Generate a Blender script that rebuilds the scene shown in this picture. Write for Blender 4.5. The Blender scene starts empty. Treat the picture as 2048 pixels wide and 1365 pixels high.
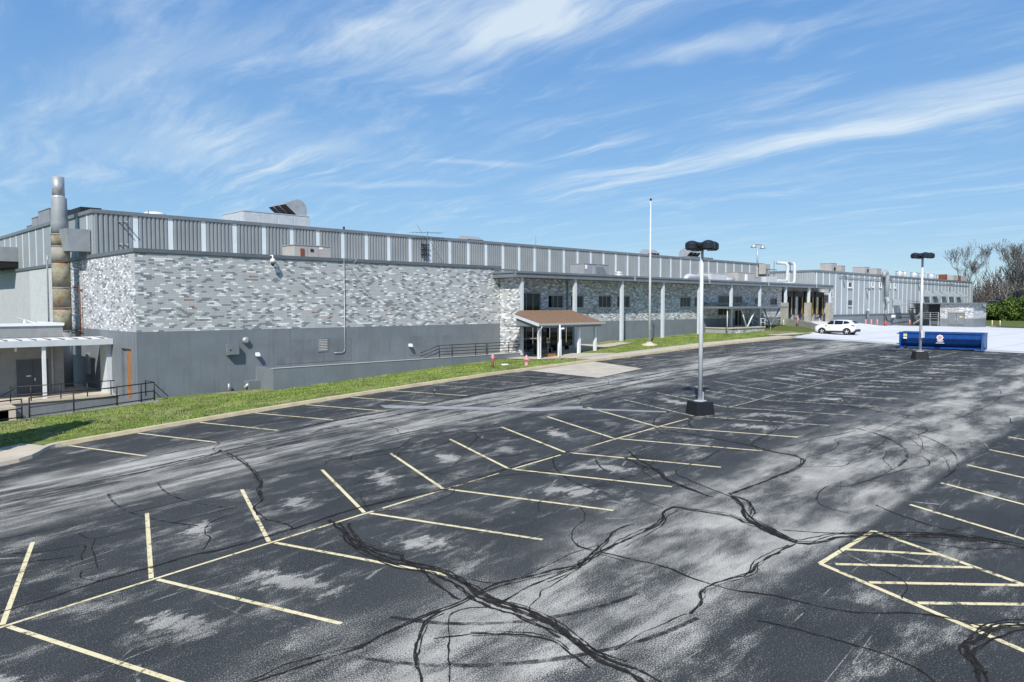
import bpy, math, random
import numpy as np
from mathutils import Vector, Matrix
R = math.radians
scene = bpy.context.scene
C = scene.collection
# ------------------------------------------------------------------ camera, light
# origin of the place = the drone; X runs along the factory front, Y into the factory
CA, CP = R(45.4), R(2.786)
fwd = Vector((math.cos(CA)*math.cos(CP), math.sin(CA)*math.cos(CP), -math.sin(CP)))
cd = bpy.data.cameras.new('camera'); cam = bpy.data.objects.new('camera', cd); C.objects.link(cam)
cd.sensor_width = 36; cd.lens = 36*1490/2048; cd.clip_start = .3; cd.clip_end = 6000
cam.location = (0, 0, 0); cam.rotation_euler = fwd.to_track_quat('-Z', 'Y').to_euler()
scene.camera = cam
SUN_EL, SUN_AZ = R(44), R(33)          # light travels towards +X,+Y at 33 degrees
sd = bpy.data.lights.new('sun', 'SUN'); sun = bpy.data.objects.new('sun', sd); C.objects.link(sun)
sd.energy = 4.0; sd.angle = R(.53); sd.color = (1, .965, .91)
sdir = Vector((math.cos(SUN_AZ)*math.cos(SUN_EL), math.sin(SUN_AZ)*math.cos(SUN_EL), -math.sin(SUN_EL)))
sun.rotation_euler = sdir.to_track_quat('-Z', 'Y').to_euler(); sun.location = (-60, -40, 80)
scene.view_settings.view_transform = 'Standard'; scene.view_settings.look = 'None'
scene.view_settings.exposure = 0.33; scene.view_settings.gamma = 1

def mth(nt, op, a, b=None, c=None, clamp=False):
    n = nt.nodes.new('ShaderNodeMath'); n.operation = op; n.use_clamp = clamp
    for i, v in enumerate((a, b, c)):
        if v is None: continue
        if isinstance(v, (int, float)): n.inputs[i].default_value = v
        else: nt.links.new(v, n.inputs[i])
    return n.outputs[0]
def sstep(nt, v, lo, hi, a=0., b=1.):
    n = nt.nodes.new('ShaderNodeMapRange'); n.interpolation_type = 'SMOOTHSTEP'
    nt.links.new(v, n.inputs[0])
    for i, x in enumerate((lo, hi, a, b)): n.inputs[i+1].default_value = x
    return n.outputs[0]
def noise(nt, vec, scale, detail=3, rough=.5, dist=0., w=None):
    n = nt.nodes.new('ShaderNodeTexNoise'); n.inputs['Scale'].default_value = scale
    n.inputs['Detail'].default_value = detail; n.inputs['Roughness'].default_value = rough
    n.inputs['Distortion'].default_value = dist
    if vec is not None: nt.links.new(vec, n.inputs['Vector'])
    return n.outputs['Fac']
def mapping(nt, vec, scale=(1,1,1), rot=(0,0,0), loc=(0,0,0)):
    n = nt.nodes.new('ShaderNodeMapping'); nt.links.new(vec, n.inputs['Vector'])
    n.inputs['Scale'].default_value = scale; n.inputs['Rotation'].default_value = rot; n.inputs['Location'].default_value = loc
    return n.outputs[0]
def mixc(nt, fac, a, b, blend='MIX'):
    n = nt.nodes.new('ShaderNodeMix'); n.data_type = 'RGBA'; n.blend_type = blend
    for idx, v in ((0, fac), (6, a), (7, b)):
        if isinstance(v, (int, float)): n.inputs[idx].default_value = v
        elif isinstance(v, (tuple, list)): n.inputs[idx].default_value = (*v[:3], 1)
        else: nt.links.new(v, n.inputs[idx])
    return n.outputs[2]

def make_world():
    w = bpy.data.worlds.new('World'); scene.world = w; w.use_nodes = True
    nt = w.node_tree; nt.nodes.clear()
    out = nt.nodes.new('ShaderNodeOutputWorld'); bg = nt.nodes.new('ShaderNodeBackground')
    sky = nt.nodes.new('ShaderNodeTexSky'); sky.sky_type = 'NISHITA'; sky.sun_disc = False
    sky.sun_elevation = SUN_EL
    # nishita: rotation 0 = +Y, clockwise seen from above
    sx, sy = -math.cos(SUN_AZ), -math.sin(SUN_AZ)
    sky.sun_rotation = math.atan2(sx, sy)
    sky.air_density = 1.0; sky.dust_density = .05; sky.ozone_density = 3.5; sky.altitude = 200
    tc = nt.nodes.new('ShaderNodeTexCoord'); sep = nt.nodes.new('ShaderNodeSeparateXYZ')
    nt.links.new(tc.outputs['Generated'], sep.inputs[0])
    z = mth(nt, 'MAXIMUM', mth(nt, 'ADD', sep.outputs[2], .1), .03)
    u = mth(nt, 'DIVIDE', sep.outputs[0], z); v = mth(nt, 'DIVIDE', sep.outputs[1], z)
    cmb = nt.nodes.new('ShaderNodeCombineXYZ'); nt.links.new(u, cmb.inputs[0]); nt.links.new(v, cmb.inputs[1])
    uv = cmb.outputs[0]
    warp = nt.nodes.new('ShaderNodeTexNoise'); warp.inputs['Scale'].default_value = 1.3; warp.inputs['Detail'].default_value = 3
    nt.links.new(uv, warp.inputs['Vector'])
    va = nt.nodes.new('ShaderNodeVectorMath'); va.operation = 'MULTIPLY_ADD'
    nt.links.new(warp.outputs['Color'], va.inputs[0]); va.inputs[1].default_value = (.36, .36, 0); nt.links.new(uv, va.inputs[2])
    wuv = va.outputs[0]
    fib = noise(nt, mapping(nt, wuv, (4.2, .55, 1), (0, 0, R(-8))), 1.6, 11, .66, .12)
    fib2 = noise(nt, mapping(nt, wuv, (2.2, .8, 1), (0, 0, R(28)), (3, 1, 0)), 1.9, 10, .62, .1)
    big = noise(nt, uv, .75, 3, .5)
    cir = mth(nt, 'MULTIPLY', sstep(nt, fib, .44, .82), sstep(nt, big, .40, .68))
    cir2 = mth(nt, 'MULTIPLY', sstep(nt, fib2, .46, .80), sstep(nt, big, .62, .36))
    total = mth(nt, 'ADD', mth(nt, 'MULTIPLY', cir, .95), mth(nt, 'MULTIPLY', cir2, .62))
    puff = noise(nt, wuv, 2.6, 9, .58, .2)
    # cloud banks: centre u, v, direction angle, half length, half width, opacity
    for (cu, cv, ang, hl, hw, op) in ((1.44, 1.55, -69, .78, .28, .85), (1.56, 1.50, -80, .34, .17, .30), (1.30, 1.05, -60, .4, .2, .6), (2.98, 1.62, -88, .95, .19, .62), (2.92, .75, -92, .85, .27, .72),
                                      (1.96, 1.16, -80, .36, .07, .55), (1.62, .95, -70, .4, .12, .4), (1.35, 3.1, -40, 1.0, .45, .30), (.85, 2.5, -75, .9, .25, .34), (2.3, 2.6, -35, .4, .06, .35), (2.2, 3.2, -45, .6, .1, .3)):
        m = mapping(nt, wuv, (1, 1, 1), (0, 0, 0), (-cu-.18, -cv-.18, 0))
        m = mapping(nt, m, (1, 1, 1), (0, 0, R(-ang)))
        m = mapping(nt, m, (1/hl, 1/hw, 0))
        ln = nt.nodes.new('ShaderNodeVectorMath'); ln.operation = 'LENGTH'; nt.links.new(m, ln.inputs[0])
        e = sstep(nt, ln.outputs['Value'], 1.45, .0)
        body = mth(nt, 'ADD', mth(nt, 'MULTIPLY', fib, .95), mth(nt, 'MULTIPLY', puff, .25))
        e2 = mth(nt, 'MULTIPLY', sstep(nt, mth(nt, 'ADD', body, mth(nt, 'MULTIPLY', e, .35)), .52, 1.02), e)
        total = mth(nt, 'ADD', total, mth(nt, 'MULTIPLY', e2, op))
    total = mth(nt, 'MINIMUM', mth(nt, 'MULTIPLY', total, .80), .74)
    fade = sstep(nt, sep.outputs[2], .0, .16, .25, 1.)
    total = mth(nt, 'MULTIPLY', total, fade)
    hs = nt.nodes.new('ShaderNodeHueSaturation'); hs.inputs['Saturation'].default_value = 1.12; hs.inputs['Value'].default_value = 1.0
    nt.links.new(sky.outputs[0], hs.inputs['Color'])
    rmp = nt.nodes.new('ShaderNodeValToRGB'); nt.links.new(sep.outputs[2], rmp.inputs[0]); cr_ = rmp.color_ramp
    cr_.elements[0].position = 0; cr_.elements[0].color = (.315, .49, .635, 1); cr_.elements[1].position = 1; cr_.elements[1].color = (.035, .13, .38, 1)
    for ps, cc in ((.12, (.225, .41, .645)), (.36, (.125, .295, .61))): e_ = cr_.elements.new(ps); e_.color = (*cc, 1)
    air = nt.nodes.new('ShaderNodeVectorMath'); air.operation = 'SCALE'; air.inputs['Scale'].default_value = 10.; nt.links.new(rmp.outputs[0], air.inputs[0])
    veil = mixc(nt, .74, hs.outputs[0], air.outputs[0])
    col = mixc(nt, total, veil, (6.6, 7.4, 7.8))
    nt.links.new(col, bg.inputs[0]); bg.inputs[1].default_value = .10
    nt.links.new(bg.outputs[0], out.inputs[0])
make_world()

# ------------------------------------------------------------------ materials
def newmat(name):
    m = bpy.data.materials.new(name); m.use_nodes = True; nt = m.node_tree
    b = nt.nodes['Principled BSDF']; return m, nt, b
def wpos(nt):
    return nt.nodes.new('ShaderNodeNewGeometry').outputs['Position']
def mat(name, col, rough=.7, var=.10, scale=1.2, metal=0., bump=0., bscale=30., streak=0., dirt=None, dirtlo=.55, dirthi=.8, spec=.5, fine=0.):
    m, nt, b = newmat(name); p = wpos(nt)
    n = noise(nt, p, scale, 5, .6)
    lo = tuple(c*(1-var) for c in col); hi = tuple(min(1, c*(1+var)) for c in col)
    c = mixc(nt, sstep(nt, n, .3, .7), lo, hi)
    if streak:
        s = noise(nt, mapping(nt, p, (3.2, 3.2, .14)), 1.6, 5, .65)
        c = mixc(nt, mth(nt, 'MULTIPLY', sstep(nt, s, .52, .75), streak), c, tuple(x*.55 for x in col))
        s2 = noise(nt, mapping(nt, p, (4.5, 4.5, .10), (0,0,0), (7,3,1)), 1.3, 4, .6)
        c = mixc(nt, mth(nt, 'MULTIPLY', sstep(nt, s2, .6, .78), streak*.6), c, tuple(min(1, x*1.5+.02) for x in col))
    if dirt:
        d = noise(nt, p, scale*2.7, 6, .65)
        c = mixc(nt, sstep(nt, d, dirtlo, dirthi), c, dirt)
    if fine:
        f = noise(nt, p, 45., 3, .6)
        c = mixc(nt, mth(nt, 'MULTIPLY', sstep(nt, f, .35, .7), fine), c, tuple(x*.5 for x in col))
    nt.links.new(c, b.inputs['Base Color'])
    b.inputs['Roughness'].default_value = rough; b.inputs['Metallic'].default_value = metal
    b.inputs['Specular IOR Level'].default_value = spec
    if bump:
        bn = nt.nodes.new('ShaderNodeBump'); bn.inputs['Strength'].default_value = bump; bn.inputs['Distance'].default_value = .02
        nt.links.new(noise(nt, p, bscale, 4, .6), bn.inputs['Height']); nt.links.new(bn.outputs[0], b.inputs['Normal'])
    return m

M = {}
def D(k, *a, **kw): M[k] = mat(k, *a, **kw)
D('brick_light', (.475, .487, .485), .75, .07, 2.5, bump=.25, bscale=60)
D('brick_white', (.80, .805, .80), .7, .05, 2.5, bump=.25, bscale=60)
D('brick_dark', (.235, .248, .26), .75, .08, 2.5, bump=.25, bscale=60)
D('brick_raw', (.36, .17, .10), .9, .3, 9)
D('mortar', (.33, .34, .34), .9, .1, 3)
D('base_grey', (.178, .200, .218), .62, .09, .7, streak=.5, bump=.12, bscale=14)
D('base_patch', (.160, .180, .197), .65, .12, 1.1, streak=.5, bump=.12, bscale=14)
D('tyre_mark', (.017, .017, .018), .8, .3, 5.)
D('trim_dark', (.125, .142, .158), .5, .08, 1.5)
D('trim_grey', (.165, .185, .20), .5, .08, 1.2, streak=.25)
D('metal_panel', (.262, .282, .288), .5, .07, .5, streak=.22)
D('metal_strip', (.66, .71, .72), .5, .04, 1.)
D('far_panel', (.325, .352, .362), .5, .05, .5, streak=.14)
D('white_paint', (.76, .78, .79), .5, .05, 2., streak=.1)
D('column_paint', (.60, .64, .655), .5, .05, 2.)
D('brick_plain', (.60, .615, .605), .8, .05, 2.)
D('brick_plain_dark', (.30, .305, .305), .8, .08, 2., bump=.5, bscale=25)
D('mortar_plain', (.46, .47, .47), .9, .06, 2.)
D('galv', (.42, .43, .44), .42, .12, 2.5, metal=.35, dirt=(.30, .28, .26))
D('galv_light', (.62, .63, .63), .4, .08, 2.5, metal=.3)
D('duct_white', (.54, .545, .54), .45, .06, 2.)
D('rtu_tan', (.40, .375, .35), .6, .07, 1.5)
D('rtu_grey', (.27, .275, .29), .6, .07, 1.5)
D('rust', (.20, .062, .03), .9, .35, 3.)
D('rust_stack', (.27, .265, .20), .75, .25, 1.0, dirt=(.20, .115, .03), dirtlo=.40, dirthi=.72)
D('stack_grey', (.27, .29, .30), .6, .1, 1.3)
D('black', (.012, .012, .013), .6, .2, 4.)
D('black_iron', (.014, .015, .017), .5, .2, 8.)
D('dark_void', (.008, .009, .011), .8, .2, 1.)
D('lamp_black', (.016, .019, .027), .38, .2, 6.)
D('pole_white', (.60, .61, .61), .4, .06, 3.)
D('lamp_base', (.010, .010, .011), .5, .2, 6., dirt=(.2, .2, .19), dirtlo=.73, dirthi=.78)
D('concrete', (.56, .49, .385), .85, .10, .8, fine=.25, bump=.2)
D('concrete_kerb', (.58, .49, .31), .85, .14, 1.6, fine=.3, bump=.3, dirt=(.36, .35, .32))
D('concrete_white', (.66, .66, .65), .85, .05, .35, dirt=(.55, .545, .53), dirtlo=.56, dirthi=.72)
D('concrete_edge', (.45, .455, .45), .8, .06, .6)
D('concrete_grey', (.33, .325, .31), .85, .12, 1.1, streak=.2, bump=.2)
D('concrete_tan', (.34, .32, .27), .85, .12, 1.4, streak=.2)
D('patch_tan', (.55, .485, .385), .9, .12, .9, fine=.35)
D('band_pale', (.30, .30, .295), .9, .2, 1.6, fine=.3)
D('sealant', (.024, .022, .0205), .85, .3, 5., spec=.15)
D('orange_brick', (.30, .14, .055), .85, .2, 3.)
D('rib_brown', (.17, .125, .095), .8, .2, 3.)  # brown-grey colour of the walkway canopy's roof ribs
D('pink_paint', (.62, .27, .29), .5, .12, 6.)
D('red_paint', (.42, .06, .05), .5, .15, 6.)
D('yellow_paint', (.68, .44, .06), .6, .1, 4.)
D('cream_paint', (.78, .66, .36), .6, .1, 4.)
D('dumpster_blue', (.006, .060, .255), .42, .2, 2.2, dirt=(.05, .07, .13), dirtlo=.60, dirthi=.74)
D('dumpster_pale', (.03, .10, .26), .45, .15, 2.2)
D('decal_white', (.8, .8, .8), .5, .03, 4.)
D('decal_pink', (.62, .30, .32), .5, .05, 6.)
D('decal_yellow', (.75, .62, .18), .5, .05, 6.)
D('car_white', (.80, .805, .81), .22, .01, 1.)
D('tyre', (.012, .012, .013), .8, .2, 8.)
D('rim', (.62, .63, .64), .3, .05, 8., metal=.6)
D('car_trim', (.02, .021, .023), .6, .2, 8.)
D('car_glass', (.012, .016, .02), .06, .1, 1., spec=.6)
D('tail_red', (.22, .03, .03), .3, .2, 8.)
D('sign_board', (.36, .34, .30), .6, .1, 8.)
D('bench_wood', (.07, .032, .022), .6, .2, 8.)
D('blind_teal', (.28, .60, .56), .7, .12, 3.)
D('blind_grey', (.16, .17, .17), .7, .12, 3.)
D('frame_beige', (.40, .39, .36), .5, .06, 3.)
D('frame_white', (.74, .75, .75), .5, .05, 3.)
D('door_grey', (.075, .085, .098), .5, .08, 2.)
D('door_mid', (.185, .205, .222), .5, .06, 2.)
D('bark', (.125, .108, .092), .9, .3, 3.)
D('twig', (.125, .112, .10), .9, .25, 2.)
D('leaf_bush', (.095, .15, .028), .6, .4, 1.1, spec=.3)
D('leaf_tree', (.055, .085, .016), .6, .4, 1.1, spec=.3)
D('grass_blade', (.20, .265, .055), .7, .45, .8, spec=.3)
D('scuff', (.20, .195, .185), .9, .5, 9., fine=.9)
D('house_wall', (.30, .31, .33), .8, .1, 1.)
D('house_roof', (.16, .155, .16), .8, .15, 1.)
D('roof_membrane', (.45, .45, .44), .8, .1, .5)

def paint_line_mat():
    m, nt, b = newmat('line_paint'); p = wpos(nt)
    n = noise(nt, p, 9., 6, .7); n2 = noise(nt, p, 1.1, 3, .6)
    c = mixc(nt, sstep(nt, n2, .3, .7), (.69, .59, .33), (.76, .67, .42))
    wear = sstep(nt, mth(nt, 'ADD', mth(nt, 'MULTIPLY', n, .8), mth(nt, 'MULTIPLY', n2, .35)), .70, .82)
    c = mixc(nt, mth(nt, 'MULTIPLY', wear, .75), c, (.10, .105, .11))
    nt.links.new(c, b.inputs['Base Color']); b.inputs['Roughness'].default_value = .8
    return m
M['line_paint'] = paint_line_mat()
def line_far_mat():
    m, nt, b = newmat('line_paint_worn'); p = wpos(nt)
    n = noise(nt, p, 5., 6, .7)
    c = mixc(nt, sstep(nt, n, .38, .62), (.60, .54, .36), (.16, .16, .16))
    nt.links.new(c, b.inputs['Base Color']); b.inputs['Roughness'].default_value = .85
    return m
M['line_paint_worn'] = line_far_mat()

def worn_alpha(m, lo, hi, scale, keep=0.):
    nt = m.node_tree; o = nt.nodes['Material Output']; b = nt.nodes['Principled BSDF']; p = wpos(nt)
    a = sstep(nt, mth(nt, 'ADD', mth(nt, 'MULTIPLY', noise(nt, p, scale, 7, .75), .72), mth(nt, 'MULTIPLY', noise(nt, p, scale*.14, 3, .6), .28)), lo, hi, 1., keep)
    nt.links.new(a, b.inputs['Alpha'])
worn_alpha(M['sealant'], .47, .66, 6., .12); worn_alpha(M['scuff'], .40, .56, 6., 0.)
worn_alpha(M['line_paint'], .51, .63, 7., .08); worn_alpha(M['tyre_mark'], .36, .62, 3., 0.); worn_alpha(M['line_paint_worn'], .50, .66, 5., .15)
def asphalt_mat():
    m, nt, b = newmat('asphalt'); p = wpos(nt)
    sp = nt.nodes.new('ShaderNodeSeparateXYZ'); nt.links.new(p, sp.inputs[0]); X, Y = sp.outputs[0], sp.outputs[1]
    flat = mapping(nt, p, (1, 1, 0))
    fine = noise(nt, flat, 38., 3, .8); grain = noise(nt, flat, 120., 2, .6)
    big = noise(nt, mapping(nt, flat, (.12, .40, 1)), 1., 9, .68, .1)
    mid = noise(nt, mapping(nt, flat, (.26, .70, 1), (0, 0, R(-6))), 1.1, 8, .66, .12)
    stre = noise(nt, mapping(nt, flat, (.13, 1.7, 1)), 1.2, 9, .74, .3)
    wob = mth(nt, 'MULTIPLY', mth(nt, 'SUBTRACT', noise(nt, flat, .45, 4, .6), .5), 2.6)
    Yw = mth(nt, 'ADD', Y, wob)
    def band(lo0, lo1, hi0, hi1, y):
        return mth(nt, 'MULTIPLY', sstep(nt, y, lo0, lo1), sstep(nt, y, hi1, hi0))
    lane1 = band(22.2, 25.0, 28.3, 30.8, Yw)
    lane2 = mth(nt, 'MULTIPLY', sstep(nt, Y, 6.55, 6.95), sstep(nt, Yw, 13.2, 10.6))
    lane3 = mth(nt, 'MULTIPLY', sstep(nt, X, 33., 44.), band(21., 24., 31., 33.5, Yw))
    near = sstep(nt, X, 40, 15)
    w = mth(nt, 'MULTIPLY', lane1, mth(nt, 'ADD', mth(nt, 'MULTIPLY', sstep(nt, big, .38, .58), .66), mth(nt, 'MULTIPLY', sstep(nt, stre, .44, .62), .50)))
    w2 = mth(nt, 'MULTIPLY', lane2, mth(nt, 'ADD', mth(nt, 'MULTIPLY', sstep(nt, mid, .34, .64), .76), .16))
    w = mth(nt, 'MAXIMUM', w, w2)
    w = mth(nt, 'MAXIMUM', w, mth(nt, 'MULTIPLY', lane3, mth(nt, 'MULTIPLY', sstep(nt, stre, .44, .62), .7)))
    # worn patch in the middle of each stall of the double row
    yd = mth(nt, 'ABSOLUTE', mth(nt, 'SUBTRACT', Y, 17.24))
    su = mth(nt, 'DIVIDE', mth(nt, 'SUBTRACT', mth(nt, 'SUBTRACT', X, mth(nt, 'MULTIPLY', yd, .33)), 2.93), 2.8)
    fu = mth(nt, 'MULTIPLY', mth(nt, 'SUBTRACT', mth(nt, 'FRACT', su), .5), 2.8)
    cell = nt.nodes.new('ShaderNodeTexWhiteNoise'); cell.noise_dimensions = '2D'
    cv = nt.nodes.new('ShaderNodeCombineXYZ'); nt.links.new(mth(nt, 'FLOOR', su), cv.inputs[0]); nt.links.new(mth(nt, 'SIGN', mth(nt, 'SUBTRACT', Y, 17.24)), cv.inputs[1])
    nt.links.new(cv.outputs[0], cell.inputs['Vector'])
    csp = nt.nodes.new('ShaderNodeSeparateColor'); nt.links.new(cell.outputs['Color'], csp.inputs[0])
    dv = mth(nt, 'DIVIDE', mth(nt, 'SUBTRACT', yd, mth(nt, 'ADD', 1.6, mth(nt, 'MULTIPLY', csp.outputs[0], 1.5))), mth(nt, 'ADD', .7, mth(nt, 'MULTIPLY', csp.outputs[1], .8)))
    du = mth(nt, 'DIVIDE', mth(nt, 'ADD', fu, mth(nt, 'MULTIPLY', mth(nt, 'SUBTRACT', csp.outputs[2], .5), .7)), mth(nt, 'ADD', .35, mth(nt, 'MULTIPLY', csp.outputs[0], .3)))
    dd = mth(nt, 'SQRT', mth(nt, 'ADD', mth(nt, 'MULTIPLY', du, du), mth(nt, 'MULTIPLY', dv, dv)))
    pn = noise(nt, mapping(nt, flat, (.8, 1.5, 1)), 1.9, 9, .75)
    patch = sstep(nt, mth(nt, 'ADD', dd, mth(nt, 'MULTIPLY', mth(nt, 'SUBTRACT', pn, .5), 5.0)), 1.05, .25)
    patch = mth(nt, 'MULTIPLY', patch, sstep(nt, cell.outputs['Value'], .05, .5, .15, .95))
    w = mth(nt, 'MAXIMUM', w, mth(nt, 'MULTIPLY', patch, .85))
    # loose wear everywhere
    loose = noise(nt, mapping(nt, flat, (.45, 1.1, 1), (0, 0, R(10))), 1.0, 9, .7, .2)
    w = mth(nt, 'MAXIMUM', w, mth(nt, 'MULTIPLY', sstep(nt, loose, .48, .68), .66))
    # fine scratches
    sc = None
    for rz, s in ((25, 1.0), (-52, .8)):
        v = nt.nodes.new('ShaderNodeTexVoronoi'); v.feature = 'DISTANCE_TO_EDGE'; v.inputs['Scale'].default_value = s*.42; 
        nt.links.new(mapping(nt, flat, (.35, 2.2, 1), (0, 0, R(rz)), (rz, 2, 0)), v.inputs['Vector'])
        k = mth(nt, 'MULTIPLY', sstep(nt, v.outputs['Distance'], .013, .002), sstep(nt, noise(nt, flat, .5+s*.2, 3, .5), .54, .64))
        sc = k if sc is None else mth(nt, 'MAXIMUM', sc, k)
    w = mth(nt, 'MAXIMUM', w, mth(nt, 'MULTIPLY', sc, .6))
    f = sstep(nt, mth(nt, 'ADD', w, mth(nt, 'MULTIPLY', mth(nt, 'SUBTRACT', fine, .5), 4.2)), .22, 1.0)
    spk = mth(nt, 'MULTIPLY', sstep(nt, noise(nt, flat, 18., 4, .8), .60, .69), .42)
    f = mth(nt, 'MAXIMUM', f, spk)
    dark = mixc(nt, sstep(nt, noise(nt, flat, .35, 5, .6), .3, .7), (.0258, .0288, .0305), (.042, .0452, .0462))
    worn = mixc(nt, sstep(nt, noise(nt, flat, .8, 4, .6), .3, .7), (.35, .338, .298), (.54, .518, .455))
    c = mixc(nt, f, dark, worn)
    nt.links.new(c, b.inputs['Base Color'])
    b.inputs['Roughness'].default_value = .8; b.inputs['Specular IOR Level'].default_value = .25
    bn = nt.nodes.new('ShaderNodeBump'); bn.inputs['Strength'].default_value = .35; bn.inputs['Distance'].default_value = .01
    nt.links.new(fine, bn.inputs['Height']); nt.links.new(bn.outputs[0], b.inputs['Normal'])
    return m
M['asphalt'] = asphalt_mat()

def lawn_mat(name, g1, g2, dry, drylo, dryhi, far=False):
    m, nt, b = newmat(name); p = wpos(nt); flat = mapping(nt, p, (1, 1, 0))
    n1 = noise(nt, flat, .55, 6, .65); n2 = noise(nt, flat, 3.2, 6, .7); n3 = noise(nt, flat, 26., 4, .7)
    c = mixc(nt, sstep(nt, n2, .3, .7), g1, g2)
    d = mth(nt, 'ADD', mth(nt, 'MULTIPLY', n1, .65), mth(nt, 'MULTIPLY', n2, .4))
    c = mixc(nt, sstep(nt, d, drylo, dryhi), c, dry)
    c = mixc(nt, mth(nt, 'MULTIPLY', sstep(nt, n3, .40, .66), .55), c, (.028, .042, .010))
    nt.links.new(c, b.inputs['Base Color']); b.inputs['Roughness'].default_value = .9; b.inputs['Specular IOR Level'].default_value = .2
    bn = nt.nodes.new('ShaderNodeBump'); bn.inputs['Strength'].default_value = .8; bn.inputs['Distance'].default_value = .06
    nt.links.new(n3, bn.inputs['Height']); nt.links.new(bn.outputs[0], b.inputs['Normal'])
    return m
M['lawn'] = lawn_mat('lawn', (.125, .195, .032), (.23, .29, .06), (.38, .35, .18), .48, .60)
M['field'] = lawn_mat('field', (.09, .13, .03), (.15, .18, .05), (.22, .19, .10), .5, .7)
def shingle_mat():
    m, nt, b = newmat('shingle'); p = wpos(nt)
    n = noise(nt, mapping(nt, p, (1, 1, 1)), 3.5, 4, .7); n2 = noise(nt, p, 14., 3, .7)
    c = mixc(nt, sstep(nt, n2, .3, .7), (.20, .115, .065), (.36, .23, .14)); c = mixc(nt, sstep(nt, n, .55, .68), c, (.22, .20, .21))
    nt.links.new(c, b.inputs['Base Color']); b.inputs['Roughness'].default_value = .9
    return m
M['shingle'] = shingle_mat()
def glass_mat():
    m, nt, b = newmat('window_glass'); nt.nodes.remove(b)
    o = nt.nodes['Material Output']; t = nt.nodes.new('ShaderNodeBsdfTransparent'); g = nt.nodes.new('ShaderNodeBsdfGlossy'); mx = nt.nodes.new('ShaderNodeMixShader')
    t.inputs[0].default_value = (.78, .86, .85, 1); g.inputs['Roughness'].default_value = .03; g.inputs[0].default_value = (.8, .85, .9, 1); mx.inputs[0].default_value = .12
    fr = nt.nodes.new('ShaderNodeFresnel'); fr.inputs[0].default_value = 1.45; nt.links.new(fr.outputs[0], mx.inputs[0])
    nt.links.new(t.outputs[0], mx.inputs[1]); nt.links.new(g.outputs[0], mx.inputs[2]); nt.links.new(mx.outputs[0], o.inputs[0])
    return m
M['glass'] = glass_mat()

# ------------------------------------------------------------------ geometry helpers
class MB:
    def __init__(s): s.v = []; s.f = []; s.m = []; s.sm = []
    def face(s, pts, m=0, sm=False):
        n = len(s.v); s.v.extend([tuple(p) for p in pts]); s.f.append(tuple(range(n, n+len(pts)))); s.m.append(m); s.sm.append(sm); return s
    def box(s, x0, x1, y0, y1, z0, z1, m=0):
        n = len(s.v)
        s.v.extend([(x0,y0,z0),(x1,y0,z0),(x1,y1,z0),(x0,y1,z0),(x0,y0,z1),(x1,y0,z1),(x1,y1,z1),(x0,y1,z1)])
        for q in ((0,3,2,1),(4,5,6,7),(0,1,5,4),(1,2,6,5),(2,3,7,6),(3,0,4,7)):
            s.f.append(tuple(n+i for i in q)); s.m.append(m); s.sm.append(False)
        return s
    def hexa(s, P, m=0):     # 8 points: bottom 4 ccw, top 4 ccw
        n = len(s.v); s.v.extend([tuple(p) for p in P])
        for q in ((0,3,2,1),(4,5,6,7),(0,1,5,4),(1,2,6,5),(2,3,7,6),(3,0,4,7)):
            s.f.append(tuple(n+i for i in q)); s.m.append(m); s.sm.append(False)
        return s
    def tube(s, path, r, n=8, m=0, caps=True, sm=True):
        path = [Vector(p) for p in path]; rs = r if isinstance(r, (list, tuple)) else [r]*len(path)
        base = len(s.v); prev = None
        for i, p in enumerate(path):
            if i == 0: t = path[1]-p
            elif i == len(path)-1: t = p-path[i-1]
            else: t = (path[i+1]-p).normalized()+(p-path[i-1]).normalized()
            t.normalize()
            if prev is None:
                a = Vector((0,0,1)) if abs(t.z) < .9 else Vector((1,0,0))
                u = t.cross(a).normalized()
            else:
                u = (prev - t*prev.dot(t))
                u = u.normalized() if u.length > 1e-6 else t.orthogonal().normalized()
            prev = u; w = t.cross(u)
            for k in range(n):
                a = 2*math.pi*(k+.5)/n; q = p+u*math.cos(a)*rs[i]+w*math.sin(a)*rs[i]; s.v.append((q.x,q.y,q.z))
        for i in range(len(path)-1):
            for k in range(n):
                k2 = (k+1) % n
                s.f.append((base+i*n+k, base+i*n+k2, base+(i+1)*n+k2, base+(i+1)*n+k)); s.m.append(m); s.sm.append(sm)
        if caps:
            s.f.append(tuple(base+k for k in reversed(range(n)))); s.m.append(m); s.sm.append(False)
            e = base+(len(path)-1)*n; s.f.append(tuple(e+k for k in range(n))); s.m.append(m); s.sm.append(False)
        return s
    def lathe(s, c, prof, n=20, m=0, cap=True, sm=True):      # prof: (r, z)
        base = len(s.v)
        for r, z in prof:
            for k in range(n):
                a = 2*math.pi*k/n; s.v.append((c[0]+r*math.cos(a), c[1]+r*math.sin(a), c[2]+z))
        for i in range(len(prof)-1):
            for k in range(n):
                k2 = (k+1) % n
                s.f.append((base+i*n+k, base+i*n+k2, base+(i+1)*n+k2, base+(i+1)*n+k)); s.m.append(m); s.sm.append(sm)
        if cap:
            s.f.append(tuple(base+k for k in reversed(range(n)))); s.m.append(m); s.sm.append(False)
            e = base+(len(prof)-1)*n; s.f.append(tuple(e+k for k in range(n))); s.m.append(m); s.sm.append(False)
        return s
    def prism(s, poly, axis, a0, a1, m=0):     # poly in the two other axes (order xyz without axis)
        def P(p, a):
            if axis == 'x': return (a, p[0], p[1])
            if axis == 'y': return (p[0], a, p[1])
            return (p[0], p[1], a)
        n = len(poly)
        A = [P(p, a0) for p in poly]; B = [P(p, a1) for p in poly]
        s.face(A, m); s.face(B[::-1], m)
        for i in range(n):
            j = (i+1) % n; s.face([A[j], A[i], B[i], B[j]], m)
        return s
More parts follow.
